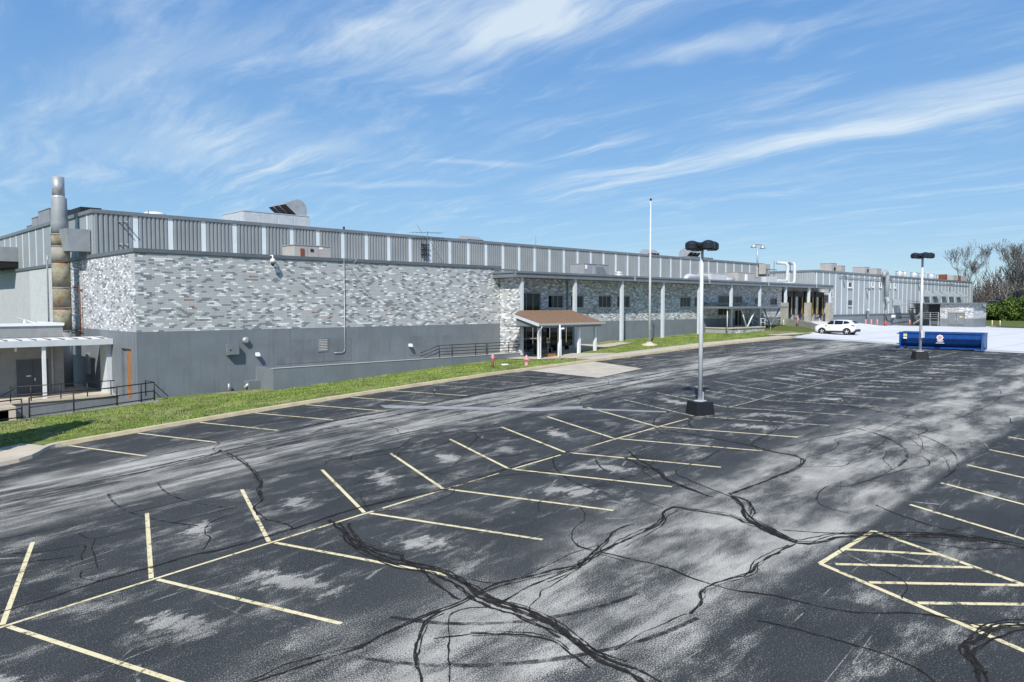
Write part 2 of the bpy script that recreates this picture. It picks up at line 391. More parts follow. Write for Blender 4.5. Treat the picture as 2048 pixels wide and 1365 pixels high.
def set_props(o, label=None, cat=None, group=None, kind=None):
    if label: o['label'] = label
    if cat: o['category'] = cat
    if group: o['group'] = group
    if kind: o['kind'] = kind
    return o
def mesh_of(mb, name, mats):
    me = bpy.data.meshes.new(name); me.from_pydata(mb.v, [], mb.f); me.update()
    for m in (mats if isinstance(mats, (list, tuple)) else [mats]): me.materials.append(M[m])
    me.polygons.foreach_set('material_index', mb.m); me.polygons.foreach_set('use_smooth', mb.sm)
    return me
def link(name, me, parent=None, loc=(0,0,0)):
    o = bpy.data.objects.new(name, me); C.objects.link(o); o.location = loc
    if parent is not None: o.parent = parent
    return o
def part(name, mb, mats, parent, world=True, kind=None, label=None):
    if world:
        off = parent_origin(parent)
        mb.v = [(x-off[0], y-off[1], z-off[2]) for x, y, z in mb.v]
    o = link(name, mesh_of(mb, name, mats), parent)
    return set_props(o, label=label, kind=kind)
def parent_origin(o):
    L = Vector((0,0,0))
    while o is not None: L = L+Vector(o.location); o = o.parent
    return L
def thing(name, label, cat, loc, group=None, rz=0):
    o = link(name, None, None, loc); o.rotation_euler = (0,0,rz); o.empty_display_size = .3
    return set_props(o, label, cat, group)
def solo(name, mb, mats, label, cat, group=None):           # a thing that is one mesh, origin at its base
    a = np.array(mb.v); c = (float((a[:,0].min()+a[:,0].max())/2), float((a[:,1].min()+a[:,1].max())/2), float(a[:,2].min()))
    mb.v = [(x-c[0], y-c[1], z-c[2]) for x, y, z in mb.v]
    return set_props(link(name, mesh_of(mb, name, mats), None, c), label, cat, group)
def struct(name, mb, mats, parent=None):
    o = link(name, mesh_of(mb, name, mats), parent)
    if parent is None: o['kind'] = 'structure'
    return o
def copy_tree(o, parent=None):
    c = o.copy(); C.objects.link(c); c.parent = parent
    for ch in [x for x in bpy.data.objects if x.parent == o]: copy_tree(ch, c)
    return c

# ------------------------------------------------------------------ terrain
def zl(X):
    if X < 0: return -6.549+.0784*X
    if X < 40: return -6.549+.0784*X-.000622*X*X
    if X < 60: return -4.408+.0286*(X-40)
    if X < 75: return -3.836+.012*(X-60)
    if X < 115: return -3.656
    return -3.656-.018*(min(X, 190)-115)
def sm(t): t = min(1, max(0, t)); return t*t*(3-2*t)
def T(X, Y):
    return zl(max(X, -60))+.0144*(max(-40, min(Y, 70))-17)+.85*sm((Y-34)/8)*sm((X-80)/8)*(1-sm((X-106)/14))
GX = [-20, 5, 14.8, 22, 36.4, 45, 50.8, 57.9, 64.8, 71.75, 78.6, 84, 92]
GZ = [-6.4, -5.95, -5.43, -5.37, -4.6, -4.33, -3.86, -3.5, -3.39, -3.22, -3.12, -3.0, -2.5]
KERB = 34.1
def G(X, Y):              # lawn between kerb and factory
    a = T(X, KERB)+.13; b = float(np.interp(X, GX, GZ))
    return a+(b-a)*sm((Y-34.4)/9.0)
def grid(mb, xs, ys, zf, m=0, inside=None):
    n = len(mb.v); nx = len(xs)
    for y in ys:
        for x in xs: mb.v.append((x, y, zf(x, y)))
    for j in range(len(ys)-1):
        for i in range(nx-1):
            if inside and not inside((xs[i]+xs[i+1])/2, (ys[j]+ys[j+1])/2): continue
            a = n+j*nx+i; mb.f.append((a, a+1, a+1+nx, a+nx)); mb.m.append(m); mb.sm.append(True)
    return mb
def fr(a, b, st): 
    n = max(1, int(round((b-a)/st))); return [a+(b-a)*i/n for i in range(n+1)]
def ground_z(x, y):
    z = T(x, y)-.12
    if y > 34 and x < 80: z = min(z, G(x, y)-.15)
    if y > 43.6 and x < 15.2: z = -7.4
    return z
xs = [-1600, -600, -250, -120]+fr(-60, 200, 4)+[260, 400, 800, 1800]
ys = [-1600, -600, -250, -100]+fr(-40, 120, 4)+[180, 300, 700, 1800]
struct('ground', grid(MB(), xs, ys, ground_z), 'field')
EDGE = [(-60, 62.), (13.2, 69.2), (15.3, 69.1), (23.2, 72.0), (26.2, 73.1), (31.1, 74.5), (35.5, 74.6)]
def edgeX(y): return float(np.interp(y, [e[0] for e in EDGE], [e[1] for e in EDGE]))
def lot_sheet():
    mb = MB(); ys = fr(-45, KERB, 1.0); us = np.linspace(0, 1, 130)
    n0 = len(mb.v)
    for y in ys:
        xe = edgeX(y)
        for u in us:
            x = -55+(xe+55)*u; mb.v.append((x, y, T(x, y)))
    for j in range(len(ys)-1):
        for i in range(len(us)-1):
            a = n0+j*130+i; mb.f.append((a, a+1, a+131, a+130)); mb.m.append(0); mb.sm.append(True)
    return mb
lot = struct('parking_lot', lot_sheet(), 'asphalt')
def wallX(y): return float(np.interp(y, [35.3, 37.2, 40.6, 43.9, 46], [75.6, 88.4, 90.5, 92.6, 93]))
def apron():
    mb = MB(); ys = fr(-45, 35.45, 1.3)+[35.62]+fr(36.2, 46, .9); us = np.linspace(0, 1, 70); n0 = len(mb.v)
    for y in ys:
        xe = edgeX(y)-1.3+(1.3 if y <= 35.5 else 0) if y <= 35.5 else wallX(y)-1.3
        for u in us:
            x = xe+1.3+((158 if y < 37 else 172)-xe-1.3)*u; mb.v.append((x, y, T(x, y)+.05))
    for j in range(len(ys)-1):
        for i in range(69):
            a = n0+j*70+i; mb.f.append((a, a+1, a+71, a+70)); mb.m.append(0); mb.sm.append(True)
    return mb
struct('concrete_drive', apron(), 'concrete_white')
mb = MB()
for y0, y1 in zip(fr(-45, 35.4, 1.6)[:-1], fr(-45, 35.4, 1.6)[1:]):
    P = []
    for y in (y0, y1):
        x = edgeX(y); P.append(((x, y, T(x, y)+.004), (x+.12, y, T(x, y)+.055), (x+1.36, y, T(x+1.3, y)+.06)))
    for k in (0, 1): mb.face([P[0][k], P[0][k+1], P[1][k+1], P[1][k]])
struct('concrete_gutter', mb, 'concrete_edge')
struct('lawn', grid(MB(), fr(-30, 92, .8), [34.38]+fr(35, 43.9, .6), G, inside=lambda x, y: not (x > 76 and (y < 35.3 or x > wallX(y)+.1))), 'lawn')
struct('lawn', grid(MB(), fr(15.2, 92.4, 1.6), fr(43.9, 45.2, .65), G), 'lawn')
mb = grid(MB(), fr(157.5, 192, 3), fr(-45, 40.5, 3), lambda x, y: T(x, y)+.02)
struct('road', mb, 'asphalt')

# sealed cracks of the asphalt (metres)
CR={
 'a1':[(4.65,26.98),(7.17,27.13),(9.05,27.09),(11.47,27.46),(11.85,27.82),(11.56,25.0),(10.9,22.57),(10.42,21.74),(10.03,20.68),(9.57,20.19),(9.34,19.09),(9.47,18.24),(9.41,17.67)],
 'a1b':[(10.38,30.51),(11.69,30.52),(12.24,30.37),(12.33,29.13),(11.7,28.25),(11.67,27.2)],
 'a1c':[(11.84,27.58),(13.86,27.12),(17.62,27.93),(18.3,27.91)],
 'a2':[(11.06,22.9),(13.11,22.6),(13.81,23.08),(15.91,22.82),(17.98,22.76),(19.09,22.75),(21.54,22.87),(24.01,22.69),(24.45,22.5)],
 'a3':[(3.97,23.16),(5.4,22.89),(7.52,22.59),(9.33,22.39),(9.96,22.48)],
 'a4':[(3.74,21.92),(4.52,21.22),(5.21,20.99),(5.31,20.71),(5.04,20.1),(4.99,19.74)],
 'a5':[(3.6,21.1),(4.38,20.58),(4.99,20.26)],
 'a6':[(5.5,22.0),(5.67,21.18),(6.45,21.06),(7.41,20.77),(8.64,20.73),(9.69,20.45)],
 'a6b':[(5.67,21.18),(5.33,20.14),(5.14,18.97)],
 'a7':[(3.04,18.02),(3.93,18.02),(4.9,18.09),(5.96,17.99),(6.92,17.93),(7.87,17.71),(9.41,17.67),(11.19,17.78),(12.59,17.6),(14.3,17.24),(17.25,17.42),(20.0,17.33)],
 'a7b':[(4.9,18.09),(4.7,18.61),(4.85,19.06),(5.08,19.04)],
 'a8':[(7.26,18.15),(7.71,18.79),(7.77,19.33),(8.34,20.06),(9.52,20.1)],
 'b1':[(10.44,17.56),(10.21,16.59),(9.94,15.84),(9.81,14.8),(9.83,14.0),(9.99,13.37),(10.12,12.92),(10.14,12.06),(9.95,11.28),(9.91,10.74),(10.0,9.86),(10.02,9.21),(9.86,8.44),(9.68,7.72),(9.7,7.21),(9.57,6.62)],
 'b1b':[(10.62,16.91),(10.27,16.19),(10.06,15.33),(10.13,14.57),(10.26,14.13),(10.09,13.83),(10.05,13.14),(9.74,12.15),(9.6,11.21)],
 'b1c':[(10.14,12.06),(10.14,11.38),(10.07,10.69),(10.19,9.83),(10.12,9.0),(9.84,8.16),(9.8,7.64),(9.87,6.92),(9.78,6.38)],
 'b2':[(5.18,11.57),(6.17,11.42),(7.07,11.23),(8.18,11.23),(8.95,11.17),(9.55,11.09),(10.06,11.15),(10.74,11.1),(11.72,10.77),(12.54,10.5),(13.71,10.86),(14.62,11.16),(15.3,11.14)],
 'b3':[(9.94,10.47),(10.68,10.54),(11.7,10.51),(12.35,10.44),(12.61,10.56),(13.62,10.63),(14.62,10.64),(15.09,10.66),(16.03,10.73),(16.58,11.04),(17.15,11.06),(17.18,10.64),(17.44,9.58),(17.26,9.1),(17.2,8.55),(16.72,7.58)],
 'b4':[(10.38,11.78),(10.5,11.37),(10.87,11.09),(11.86,11.01),(12.88,11.04),(13.66,10.92)],
 'b5':[(7.18,9.31),(7.54,9.97),(7.99,10.5),(8.58,10.97),(9.06,11.04),(9.48,11.01)],
 'b6':[(7.49,8.96),(8.16,9.86),(8.74,10.59),(9.11,10.89),(9.52,10.8),(9.77,10.58)],
 'b7':[(8.25,10.39),(8.8,9.98),(9.23,9.54),(9.55,8.99),(9.61,8.55),(9.44,7.9),(9.38,7.66)],
 'b8':[(10.1,9.74),(10.31,9.95),(10.69,10.07),(10.93,10.24),(11.44,10.27),(12.4,10.38)],
 'b9':[(11.53,17.31),(11.98,18.42),(12.39,18.96),(12.74,18.93)],
 'b10':[(11.55,17.09),(12.68,16.57),(13.83,16.67),(14.34,17.03)],
 'b12':[(16.82,16.99),(17.97,16.15),(19.32,16.29),(19.45,15.21),(19.88,13.82)],
 'b13':[(19.88,13.82),(18.15,13.86),(16.47,14.21),(15.97,13.92)],
 'b14':[(10.1,7.69),(11.06,7.65),(12.07,7.49)],
 'c1':[(13.94,10.4),(14.84,10.49),(15.78,10.56),(16.38,10.84),(16.95,10.85)],
 'c2':[(19.12,10.58),(18.48,9.88),(17.77,9.44),(17.28,8.9),(16.94,8.22),(16.75,7.55),(17.22,7.2),(17.82,6.99),(18.48,6.33),(19.28,5.3),(19.58,4.37),(19.76,3.55)],
 'c2b':[(19.02,10.4),(18.81,9.82),(18.1,9.3),(17.62,9.13),(17.25,8.5),(16.82,7.61)],
 'c2c':[(17.96,7.04),(18.79,6.17),(19.44,5.27),(19.75,4.37),(19.94,3.59)],
 'c3':[(16.69,7.52),(15.87,7.59),(15.12,7.6),(14.41,7.49),(13.87,7.65),(13.41,7.78),(12.96,7.74),(12.55,7.54),(12.07,7.49)],
 'c4':[(19.04,10.53),(20.12,10.44),(21.19,10.37),(22.39,10.33),(23.15,10.35),(23.94,10.59),(24.31,11.08),(24.37,11.87),(24.74,12.83),(24.86,14.05),(24.97,15.11),(24.9,17.07)],
 'c5':[(20.47,15.3),(19.89,14.08),(19.81,13.43),(19.18,12.78),(18.85,11.95),(18.53,10.85)],
 'c5b':[(21.45,15.88),(20.65,14.87),(20.18,14.03),(19.52,13.16),(19.06,12.35),(18.56,10.95)],
 'c5c':[(22.53,16.01),(21.84,15.4),(20.84,15.28)],
 'c6':[(23.04,10.3),(24.0,9.33),(24.77,9.39),(25.85,9.24)],
 'c7':[(12.92,2.88),(13.5,3.04),(13.78,3.25),(14.13,3.34),(14.74,3.25),(15.28,3.07),(15.62,2.77)],
 'c8':[(17.01,12.17),(16.85,11.28)],
 'e2':[(24.28,10.69),(25.51,10.4),(26.98,10.61),(27.65,10.95),(29.61,10.36),(31.6,10.36),(33.37,10.39),(33.9,10.63),(34.26,12.24),(34.52,13.12),(37.52,14.73)],
 'e3':[(25.37,10.34),(25.75,9.57),(25.98,9.3),(26.88,9.44),(28.77,9.61),(29.61,10.36)],
 'e4':[(28.77,9.61),(29.96,9.12),(31.48,9.15),(31.43,10.25)],
 'e4b':[(31.29,9.09),(30.85,8.08),(30.5,6.83),(29.89,5.47)],
 'e5':[(30.37,21.15),(32.88,21.78),(36.76,22.28)],
 'e5b':[(33.07,14.83),(33.42,16.98),(33.99,16.99)],
 'e7':[(34.75,8.79),(38.29,8.77),(42.4,8.95)],
 'd2':[(18.3,27.91),(19.81,28.5),(21.81,28.51),(22.76,28.13),(23.68,26.93),(25.98,26.92),(28.64,27.08),(30.38,26.81)],
 'd1':[(18.3,27.91),(18.54,27.07),(18.34,25.53),(17.91,24.55),(18.09,22.89)],
 'd3':[(26.71,30.67),(26.78,28.66),(27.27,26.99),(27.57,24.89)],
 'd4':[(24.28,22.34),(23.95,20.65),(23.75,18.64),(23.6,17.36)],
 'd5':[(34.67,28.48),(38.53,29.57),(41.6,28.99)],
 'd6':[(43.36,30.22),(46.26,30.93),(48.52,30.45),(50.55,29.76),(53.73,28.99)],
 'd7':[(19.91,17.21),(22.66,17.41),(25.45,17.47),(27.84,17.19)],
 'd8':[(29.42,17.08),(33.69,17.12),(39.19,17.33),(45.38,17.29),(55.2,17.11)],
}
# ------------------------------------------------------------------ kerb, walks
def strip_path(mb, pts, half, zf, off, m=0, jit=0., rnd=None, step=.45):
    P = []
    for (x0, y0), (x1, y1) in zip(pts[:-1], pts[1:]):
        d = math.hypot(x1-x0, y1-y0); k = max(1, int(d/step))
        for i in range(k): P.append((x0+(x1-x0)*i/k, y0+(y1-y0)*i/k))
    P.append(pts[-1]); n = len(mb.v)
    for i, (x, y) in enumerate(P):
        a = P[max(0, i-1)]; b = P[min(len(P)-1, i+1)]; tx, ty = b[0]-a[0], b[1]-a[1]; l = math.hypot(tx, ty) or 1; nx, ny = -ty/l, tx/l
        h0 = half*(1+(rnd.uniform(-jit, jit) if rnd else 0)); h1 = half*(1+(rnd.uniform(-jit, jit) if rnd else 0))
        for s in (h0, -h1):
            q = (x+nx*s, y+ny*s); mb.v.append((q[0], q[1], zf(*q)+off))
    for i in range(len(P)-1):
        mb.f.append((n+2*i+1, n+2*i+3, n+2*i+2, n+2*i)); mb.m.append(m); mb.sm.append(False)
    return mb
kerb = link('kerb', None); kerb['kind'] = 'structure'
kx = fr(8.0, 74.4, 3.05)
for a, b in zip(kx[:-1], kx[1:]):
    mb = MB(); n = 4
    for i in range(n):
        x0 = a+.006+(b-a-.012)*i/n; x1 = a+.006+(b-a-.012)*(i+1)/n; z0, z1 = T(x0, KERB), T(x1, KERB)
        mb.hexa([(x0, KERB-.02, z0-.15), (x1, KERB-.02, z1-.15), (x1, KERB+.30, z1-.15), (x0, KERB+.30, z0-.15),
                 (x0, KERB+.02, z0+.15), (x1, KERB+.02, z1+.15), (x1, KERB+.30, z1+.15), (x0, KERB+.30, z0+.15)])
    part('kerb_stone', mb, 'concrete_kerb', kerb)
# curled end of the kerb at the left
mb = MB(); cp = [(8.0, 34.25), (7.72, 34.18), (7.45, 33.98), (7.2, 33.68), (6.95, 33.28), (6.62, 32.85), (6.2, 32.6), (5.6, 32.52), (3., 32.5), (-20, 32.5)]
secs = []
for i, (x, y) in enumerate(cp):
    a_, b_ = cp[max(0, i-1)], cp[min(len(cp)-1, i+1)]; tx, ty = b_[0]-a_[0], b_[1]-a_[1]; l = math.hypot(tx, ty); nx, ny = -ty/l, tx/l
    zz = T(x, y); secs.append([(x+nx*.17, y+ny*.17, zz-.1), (x+nx*.13, y+ny*.13, zz+.15), (x-nx*.15, y-ny*.15, zz+.15), (x-nx*.15, y-ny*.15, zz-.1)])
for A_, B_ in zip(secs[:-1], secs[1:]):
    for k in range(3): mb.face([A_[k], A_[k+1], B_[k+1], B_[k]])
mb.face(secs[0]); mb.face(secs[-1][::-1])
part('kerb_end', mb, 'concrete', kerb)
mb = MB(); pl = [(7.4, 34.15), (7.1, 33.75), (6.85, 33.38), (6.52, 32.95), (6.15, 32.72), (5.6, 32.64), (3., 32.62), (-20, 32.62), (-20, 35.2), (6.0, 35.15), (6.9, 35.4)]
ctr = (5.4, 33.6); tri = []
for i in range(len(pl)):
    p, q = pl[i], pl[(i+1) % len(pl)]; mb.face([(*ctr, T(*ctr)+.145), (*q, T(*q)+.145), (*p, T(*p)+.145)])
struct('sidewalk', mb, 'concrete')
walk = link('sidewalk', None); walk['kind'] = 'structure'
wx = fr(42.2, 74.6, 1.6)
for a, b in zip(wx[:-1], wx[1:]):
    mb = MB(); z = lambda x, y: G(x, y)+.035
    mb.hexa([(a+.01, 34.40, T(a, 34.4)-.1), (b-.01, 34.40, T(b, 34.4)-.1), (b-.01, 36.0, G(b, 36)-.1), (a+.01, 36.0, G(a, 36)-.1),
             (a+.01, 34.40, z(a, 34.4)), (b-.01, 34.40, z(b, 34.4)), (b-.01, 36.0, z(b, 36)), (a+.01, 36.0, z(a, 36))])
    part('paving_slab', mb, 'concrete', walk)
# entrance walk: kerb to porch and along the office front
def slab(x0, x1, y0, y1, off=.05, mt='concrete'):
    mb = MB(); grid(mb, fr(x0+.008, x1-.008, .8), fr(y0+.008, y1-.008, .8), lambda x, y: G(x, y)+off); part('paving_slab', mb, mt, walk)
for a, b in ((36.0, 37.6), (37.6, 39.2), (39.2, 40.8)):
    for c, d in ((41.9, 43.6), (43.6, 45.3), (45.3, 47.2)): slab(c, d, a, b)
for c, d in zip(fr(42.2, 53.6, 1.63)[:-1], fr(42.2, 53.6, 1.63)[1:]):
    slab(c, d, 40.8, 42.8, .055); slab(c, d, 42.8, 44.95, .055)
slab(53.6, 56.5, 41.2, 43.0, .05)
for c, d in ((75.0, 77.3), (77.3, 79.6), (79.6, 82)): slab(c, d, 36.05, 37.6, .05)
# tan apron patch in the asphalt before the porch
mb = MB(); P = [(35.0, 33.9), (41.9, 34.0), (40.6, 28.9), (35.1, 28.2)]
nU = 12; n0 = 0
for j in range(nU+1):
    for i in range(nU+1):
        u, v = i/nU, j/nU
        x = (P[0][0]*(1-u)+P[1][0]*u)*(1-v)+(P[3][0]*(1-u)+P[2][0]*u)*v; y = (P[0][1]*(1-u)+P[1][1]*u)*(1-v)+(P[3][1]*(1-u)+P[2][1]*u)*v
        mb.v.append((x, y, T(x, y)+.012))
for j in range(nU):
    for i in range(nU):
        a = j*(nU+1)+i; mb.f.append((a, a+nU+1, a+nU+2, a+1)); mb.m.append(0); mb.sm.append(False)
part('concrete_patch', mb, 'patch_tan', lot)
mb = MB()
for a, b, c, d in (((21.12,30.73),(25.09,24.27),(24.84,23.36),(20.8,29.84)), ((25.09,24.27),(27.03,22.65),(26.53,22.23),(24.84,23.36)), ((26.6,22.3),(28.4,18.9),(28.1,18.7),(26.2,22.3))):
    for k in range(8):
        t0, t1 = k/8, (k+1)/8
        L = lambda p, q, t: (p[0]+(q[0]-p[0])*t, p[1]+(q[1]-p[1])*t)
        mb.face([(*q, T(*q)+.010) for q in (L(d, c, t0), L(d, c, t1), L(a, b, t1), L(a, b, t0))])
part('repair_band', mb, 'band_pale', lot)

# ------------------------------------------------------------------ painted lines
def pline(p, q, w=.10, mt='line_paint', off=.007):
    mb = MB(); strip_path(mb, [p, q], w/2, T, off); return part('painted_line', mb, mt, lot)
DY = 17.24
st0 = 2.93-2.8
for k in range(0, 21):
    x = st0+2.8*k; mt = 'line_paint' if x < 27 else 'line_paint_worn'
    if x+1.7 < 57: pline((x+.10, DY-.09), (x+1.72, DY-5.06), .105, mt)
    if x < 33 or 1: pline((x+.03, DY+.09), (x+1.58, DY+4.98), .105, mt)
for a, b in ((-2.6, 11.6), (11.9, 16.4), (17.0, 19.4), (20.4, 27.6), (31, 57.5), (58.6, 66.5)):
    pline((a, DY), (b, DY), .085, 'line_paint' if b < 28 else 'line_paint_worn', .0055)
for k in range(0, 24):
    x = 8.23+2.66*k
    if 34.2 < x < 41.5 or x > 73: continue
    pline((x, KERB-.12), (x+1.45, KERB-4.75), .10, 'line_paint' if x < 26 else 'line_paint_worn')
pline((26.6, 12.12), (53.8, 12.12), .035, 'scuff', .0085)
for k in range(0, 14):
    x = 21.29+2.66*k; pline((x, 6.51), (x-1.75, 1.6), .105, 'line_paint' if x < 40 else 'line_paint_worn')
isl = [((15.92, 6.63), (18.66, 6.50)), ((18.66, 6.50), (16.9, 1.6)), ((15.92, 6.63), (14.2, 1.6)),
       ((17.07, 6.54), (18.05, 4.94)), ((16.1, 6.37), (17.8, 4.15)), ((15.62, 5.50), (17.43, 3.24)), ((15.28, 4.49), (17.1, 2.3)), ((14.95, 3.50), (16.7, 1.7))]
for p, q in isl: pline(p, q, .115)
rs = random.Random(5)
HEAVY = {'b1': .115, 'b1b': .07, 'b1c': .075, 'c2': .09, 'c2b': .07, 'b3': .075, 'c5': .08, 'c5b': .06, 'b2': .07, 'a1': .08, 'a7': .06, 'c4': .08, 'b5': .07, 'c7': .11, 'c3': .07, 'b7': .06, 'c2c': .06}
def smooth(pts, step=.14):
    if len(pts) < 3: 
        P = [pts[0], *pts, pts[-1]]
    else: P = [pts[0], *pts, pts[-1]]
    out = []
    for i in range(1, len(P)-2):
        p0, p1_, p2_, p3_ = (np.array(P[j]) for j in (i-1, i, i+1, i+2)); d = float(np.linalg.norm(p2_-p1_)); n = max(1, int(d/step))
        for k in range(n):
            t = k/n; q = .5*((2*p1_)+(-p0+p2_)*t+(2*p0-5*p1_+4*p2_-p3_)*t*t+(-p0+3*p1_-3*p2_+p3_)*t**3); out.append((float(q[0]), float(q[1])))
    out.append(pts[-1]); return out
def wander(P, amp, rnd):
    ox = oy = 0; out = []
    for x, y in P:
        ox = ox*.88+rnd.gauss(0, amp); oy = oy*.88+rnd.gauss(0, amp); out.append((x+ox, y+oy))
    return out
for k, pts in CR.items():
    w = HEAVY.get(k, .040); P = smooth(pts); mb = MB()
    strip_path(mb, wander(P, .012, rs), w*.37, T, .010, jit=.75, rnd=rs, step=9)
    if w > .055:
        for s in ((1, -1) if w < .09 else (1, -1, 1.7, -1.6)):
            a0 = rs.randint(0, max(0, len(P)//5)); a1 = len(P)-rs.randint(0, max(0, len(P)//5))
            o2 = wander([(x+s*w*.7, y+s*w*.6) for x, y in P[a0:a1]], .022, rs)
            if len(o2) > 3: strip_path(mb, o2, w*.20, T, .0095, jit=.8, rnd=rs, step=9)
    part('crack_sealant', mb, 'sealant', lot)
rs2 = random.Random(31)
for i in range(95):          # thin sealed cracks all over the lot
    x, y = rs2.uniform(12, 64), rs2.uniform(3, 33.2); ang = rs2.choice((0, 0, .3, -.35, 1.5, 1.3, -1.2, .8)); pts = [(x, y)]
    for _ in range(rs2.randint(3, 9)):
        ang += rs2.gauss(0, .42); x += math.cos(ang)*rs2.uniform(.5, 1.5); y += math.sin(ang)*rs2.uniform(.5, 1.5)
        if not (2.5 < y < 33.7) or x > 66: break
        pts.append((x, y))
    if len(pts) < 3: continue
    mb = MB(); strip_path(mb, wander(smooth(pts), .012, rs2), rs2.uniform(.010, .024), T, .009, jit=.6, rnd=rs2, step=9); part('crack_sealant', mb, 'sealant', lot)
for i in range(46):          # pale scrapes
    x, y = rs2.uniform(3, 50), rs2.uniform(3.5, 32); ang = rs2.choice((.05, .1, -.1, 1.25, -1.2, .6)); l = rs2.uniform(.6, 4.5); c = rs2.uniform(-.12, .12)
    pts = [(x+math.cos(ang+c*t)*l*t/4, y+math.sin(ang+c*t)*l*t/4) for t in range(5)]
    if any(not (2.5 < q[1] < 33.6) for q in pts): continue
    mb = MB(); strip_path(mb, smooth(pts), rs2.uniform(.010, .03), T, .0062, jit=.8, rnd=rs2, step=9); part('tyre_scuff', mb, 'scuff', lot)
for i in range(9):          # dark tyre arcs
    x, y = rs2.uniform(5, 45), rs2.choice((rs2.uniform(6.8, 11), rs2.uniform(22.5, 29), rs2.uniform(12, 22))); r_ = rs2.uniform(3.5, 9); a0 = rs2.uniform(0, 6.28); da = rs2.uniform(.5, 1.3)
    for dr in (0, 1.45):
        pts = [(x+math.cos(a0+da*t/14)*(r_+dr), y+math.sin(a0+da*t/14)*(r_+dr)) for t in range(15)]
        pts = [q for q in pts if 2.5 < q[1] < 33.7 and q[0] < 66]
        if len(pts) > 5: mb = MB(); strip_path(mb, pts, rs2.uniform(.035, .065), T, .0066, jit=.25, rnd=rs2, step=.3); part('tyre_mark', mb, 'tyre_mark', lot)
for i in range(13):          # long tyre tracks down the aisles
    y = rs2.uniform(22.6, 31.5); x = rs2.uniform(2, 30); l = rs2.uniform(9, 26); c = rs2.uniform(-.6, .6)
    pts = [(x+l*t/16, y+c*math.sin(t/16*3.0)+.05*math.sin(t)) for t in range(17)]; mb = MB(); strip_path(mb, [q for q in pts if q[0] < 66], rs2.uniform(.04, .10), T, .0064, jit=.3, rnd=rs2, step=.5); part('tyre_mark', mb, 'tyre_mark', lot)
drive = bpy.data.objects['concrete_drive']
for x in [80, 86, 92, 98, 104, 110, 116, 122, 128, 134, 140, 146, 152]:
    mb = MB(); strip_path(mb, [(x, -30), (x, 35.5 if x < 93 else 44)], .035, T, .056, step=1.5); part('expansion_joint', mb, 'concrete_edge', drive)
for y in [-20, -14, -8, -2, 4, 10, 16, 22, 28, 34, 40]:
    mb = MB(); strip_path(mb, [(max(edgeX(min(y, 35))+1.5, 94 if y > 36 else 0), y), (150, y)], .035, T, .0565, step=1.5); part('expansion_joint', mb, 'concrete_edge', drive)
for pts, w in (([(6.19,15.53),(6.21,14.74),(6.32,14.06),(6.72,13.25),(6.85,12.42),(6.72,11.85),(6.42,11.52)], .026), ([(4.3,13.6),(4.15,13.2),(4.05,12.9)], .035), ([(5.9,15.0),(5.2,14.65),(4.4,14.3),(4.1,14.05)], .03), ([(7.1,16.2),(6.3,16.25),(5.9,16.2)], .03)):
    mb = MB(); strip_path(mb, pts, w, T, .0065, jit=.7, rnd=rs, step=.18); part('tyre_scuff', mb, 'scuff', lot)

# ------------------------------------------------------------------ brickwork
BL, BH = .305, .1016
brick_cache = {}
def brick_mesh(mt, axis):
    k = (mt, axis)
    if k not in brick_cache:
        mb = MB(); l, h, d = BL-.012, BH-.011, .014
        if axis == 'y': mb.box(0, l, -d, .02, 0, h)
        else: mb.box(-d, .02, 0, l, 0, h)
        brick_cache[k] = mesh_of(mb, 'brick', mt)
    return brick_cache[k]
def brickwork(parent, axis, plane, a0, a1, z0, z1, holes=(), n_single=0, seed=1, pal=('brick_light', 'brick_white', 'brick_dark', 'brick_raw'), pw=.15, pd=.15, rows=None):
    rnd = random.Random(seed); mb = MB(); nr = int((z1-z0)/BH); prev = {}; off = parent_origin(parent); singles = 0
    n1 = int(n_single/nr)+1 if n_single else 0
    for r in range(nr):
        z = z0+r*BH; s = a0-(BL/2 if r % 2 else 0); cur = {}; k = 0
        while s < a1-.02:
            e0, e1 = max(s, a0), min(s+BL-.012, a1); s += BL; k += 1
            if e1-e0 < .04: continue
            hit = False
            for (h0, h1, hz0, hz1) in holes:
                if z < hz1-.01 and z+BH > hz0+.01 and e0 < h1 and e1 > h0:
                    if e0 < h0-.04: e1 = h0
                    elif e1 > h1+.04: e0 = h1
                    else: hit = True
            if hit: continue
            nb = prev.get(k)
            bw, bd = pw, pd
            if nb == 2: bd += .10
            if nb == 1: bw += .05
            q = rnd.random(); t = 1 if q < bw else (2 if q < bw+bd else 0)
            if len(pal) > 3 and rnd.random() < .0025: t = 3
            cur[k] = t
            full = abs((e1-e0)-(BL-.012)) < 1e-4
            if singles < n_single and k <= n1+1 and full:
                loc = ((e0, plane, z) if axis == 'y' else (plane, e0, z))
                link('brick', brick_mesh(pal[t], axis), parent, (loc[0]-off[0], loc[1]-off[1], loc[2]-off[2])); singles += 1; continue
            d = .014+rnd.uniform(-.003, .003); h = BH-.011; n = len(mb.v)
            if axis == 'y':
                mb.v.extend([(e0, plane-d, z), (e1, plane-d, z), (e1, plane-d, z+h), (e0, plane-d, z+h), (e0, plane+.005, z), (e1, plane+.005, z), (e1, plane+.005, z+h), (e0, plane+.005, z+h)])
            else:
                mb.v.extend([(plane-d, e1, z), (plane-d, e0, z), (plane-d, e0, z+h), (plane-d, e1, z+h), (plane+.005, e1, z), (plane+.005, e0, z), (plane+.005, e0, z+h), (plane+.005, e1, z+h)])
            for qd in ((0,1,2,3), (0,4,5,1), (3,2,6,7), (0,3,7,4), (1,5,6,2)):
                mb.f.append(tuple(n+i for i in qd)); mb.m.append(t); mb.sm.append(False)
        prev = cur
    return part('brickwork', mb, list(pal), parent, kind='stuff')
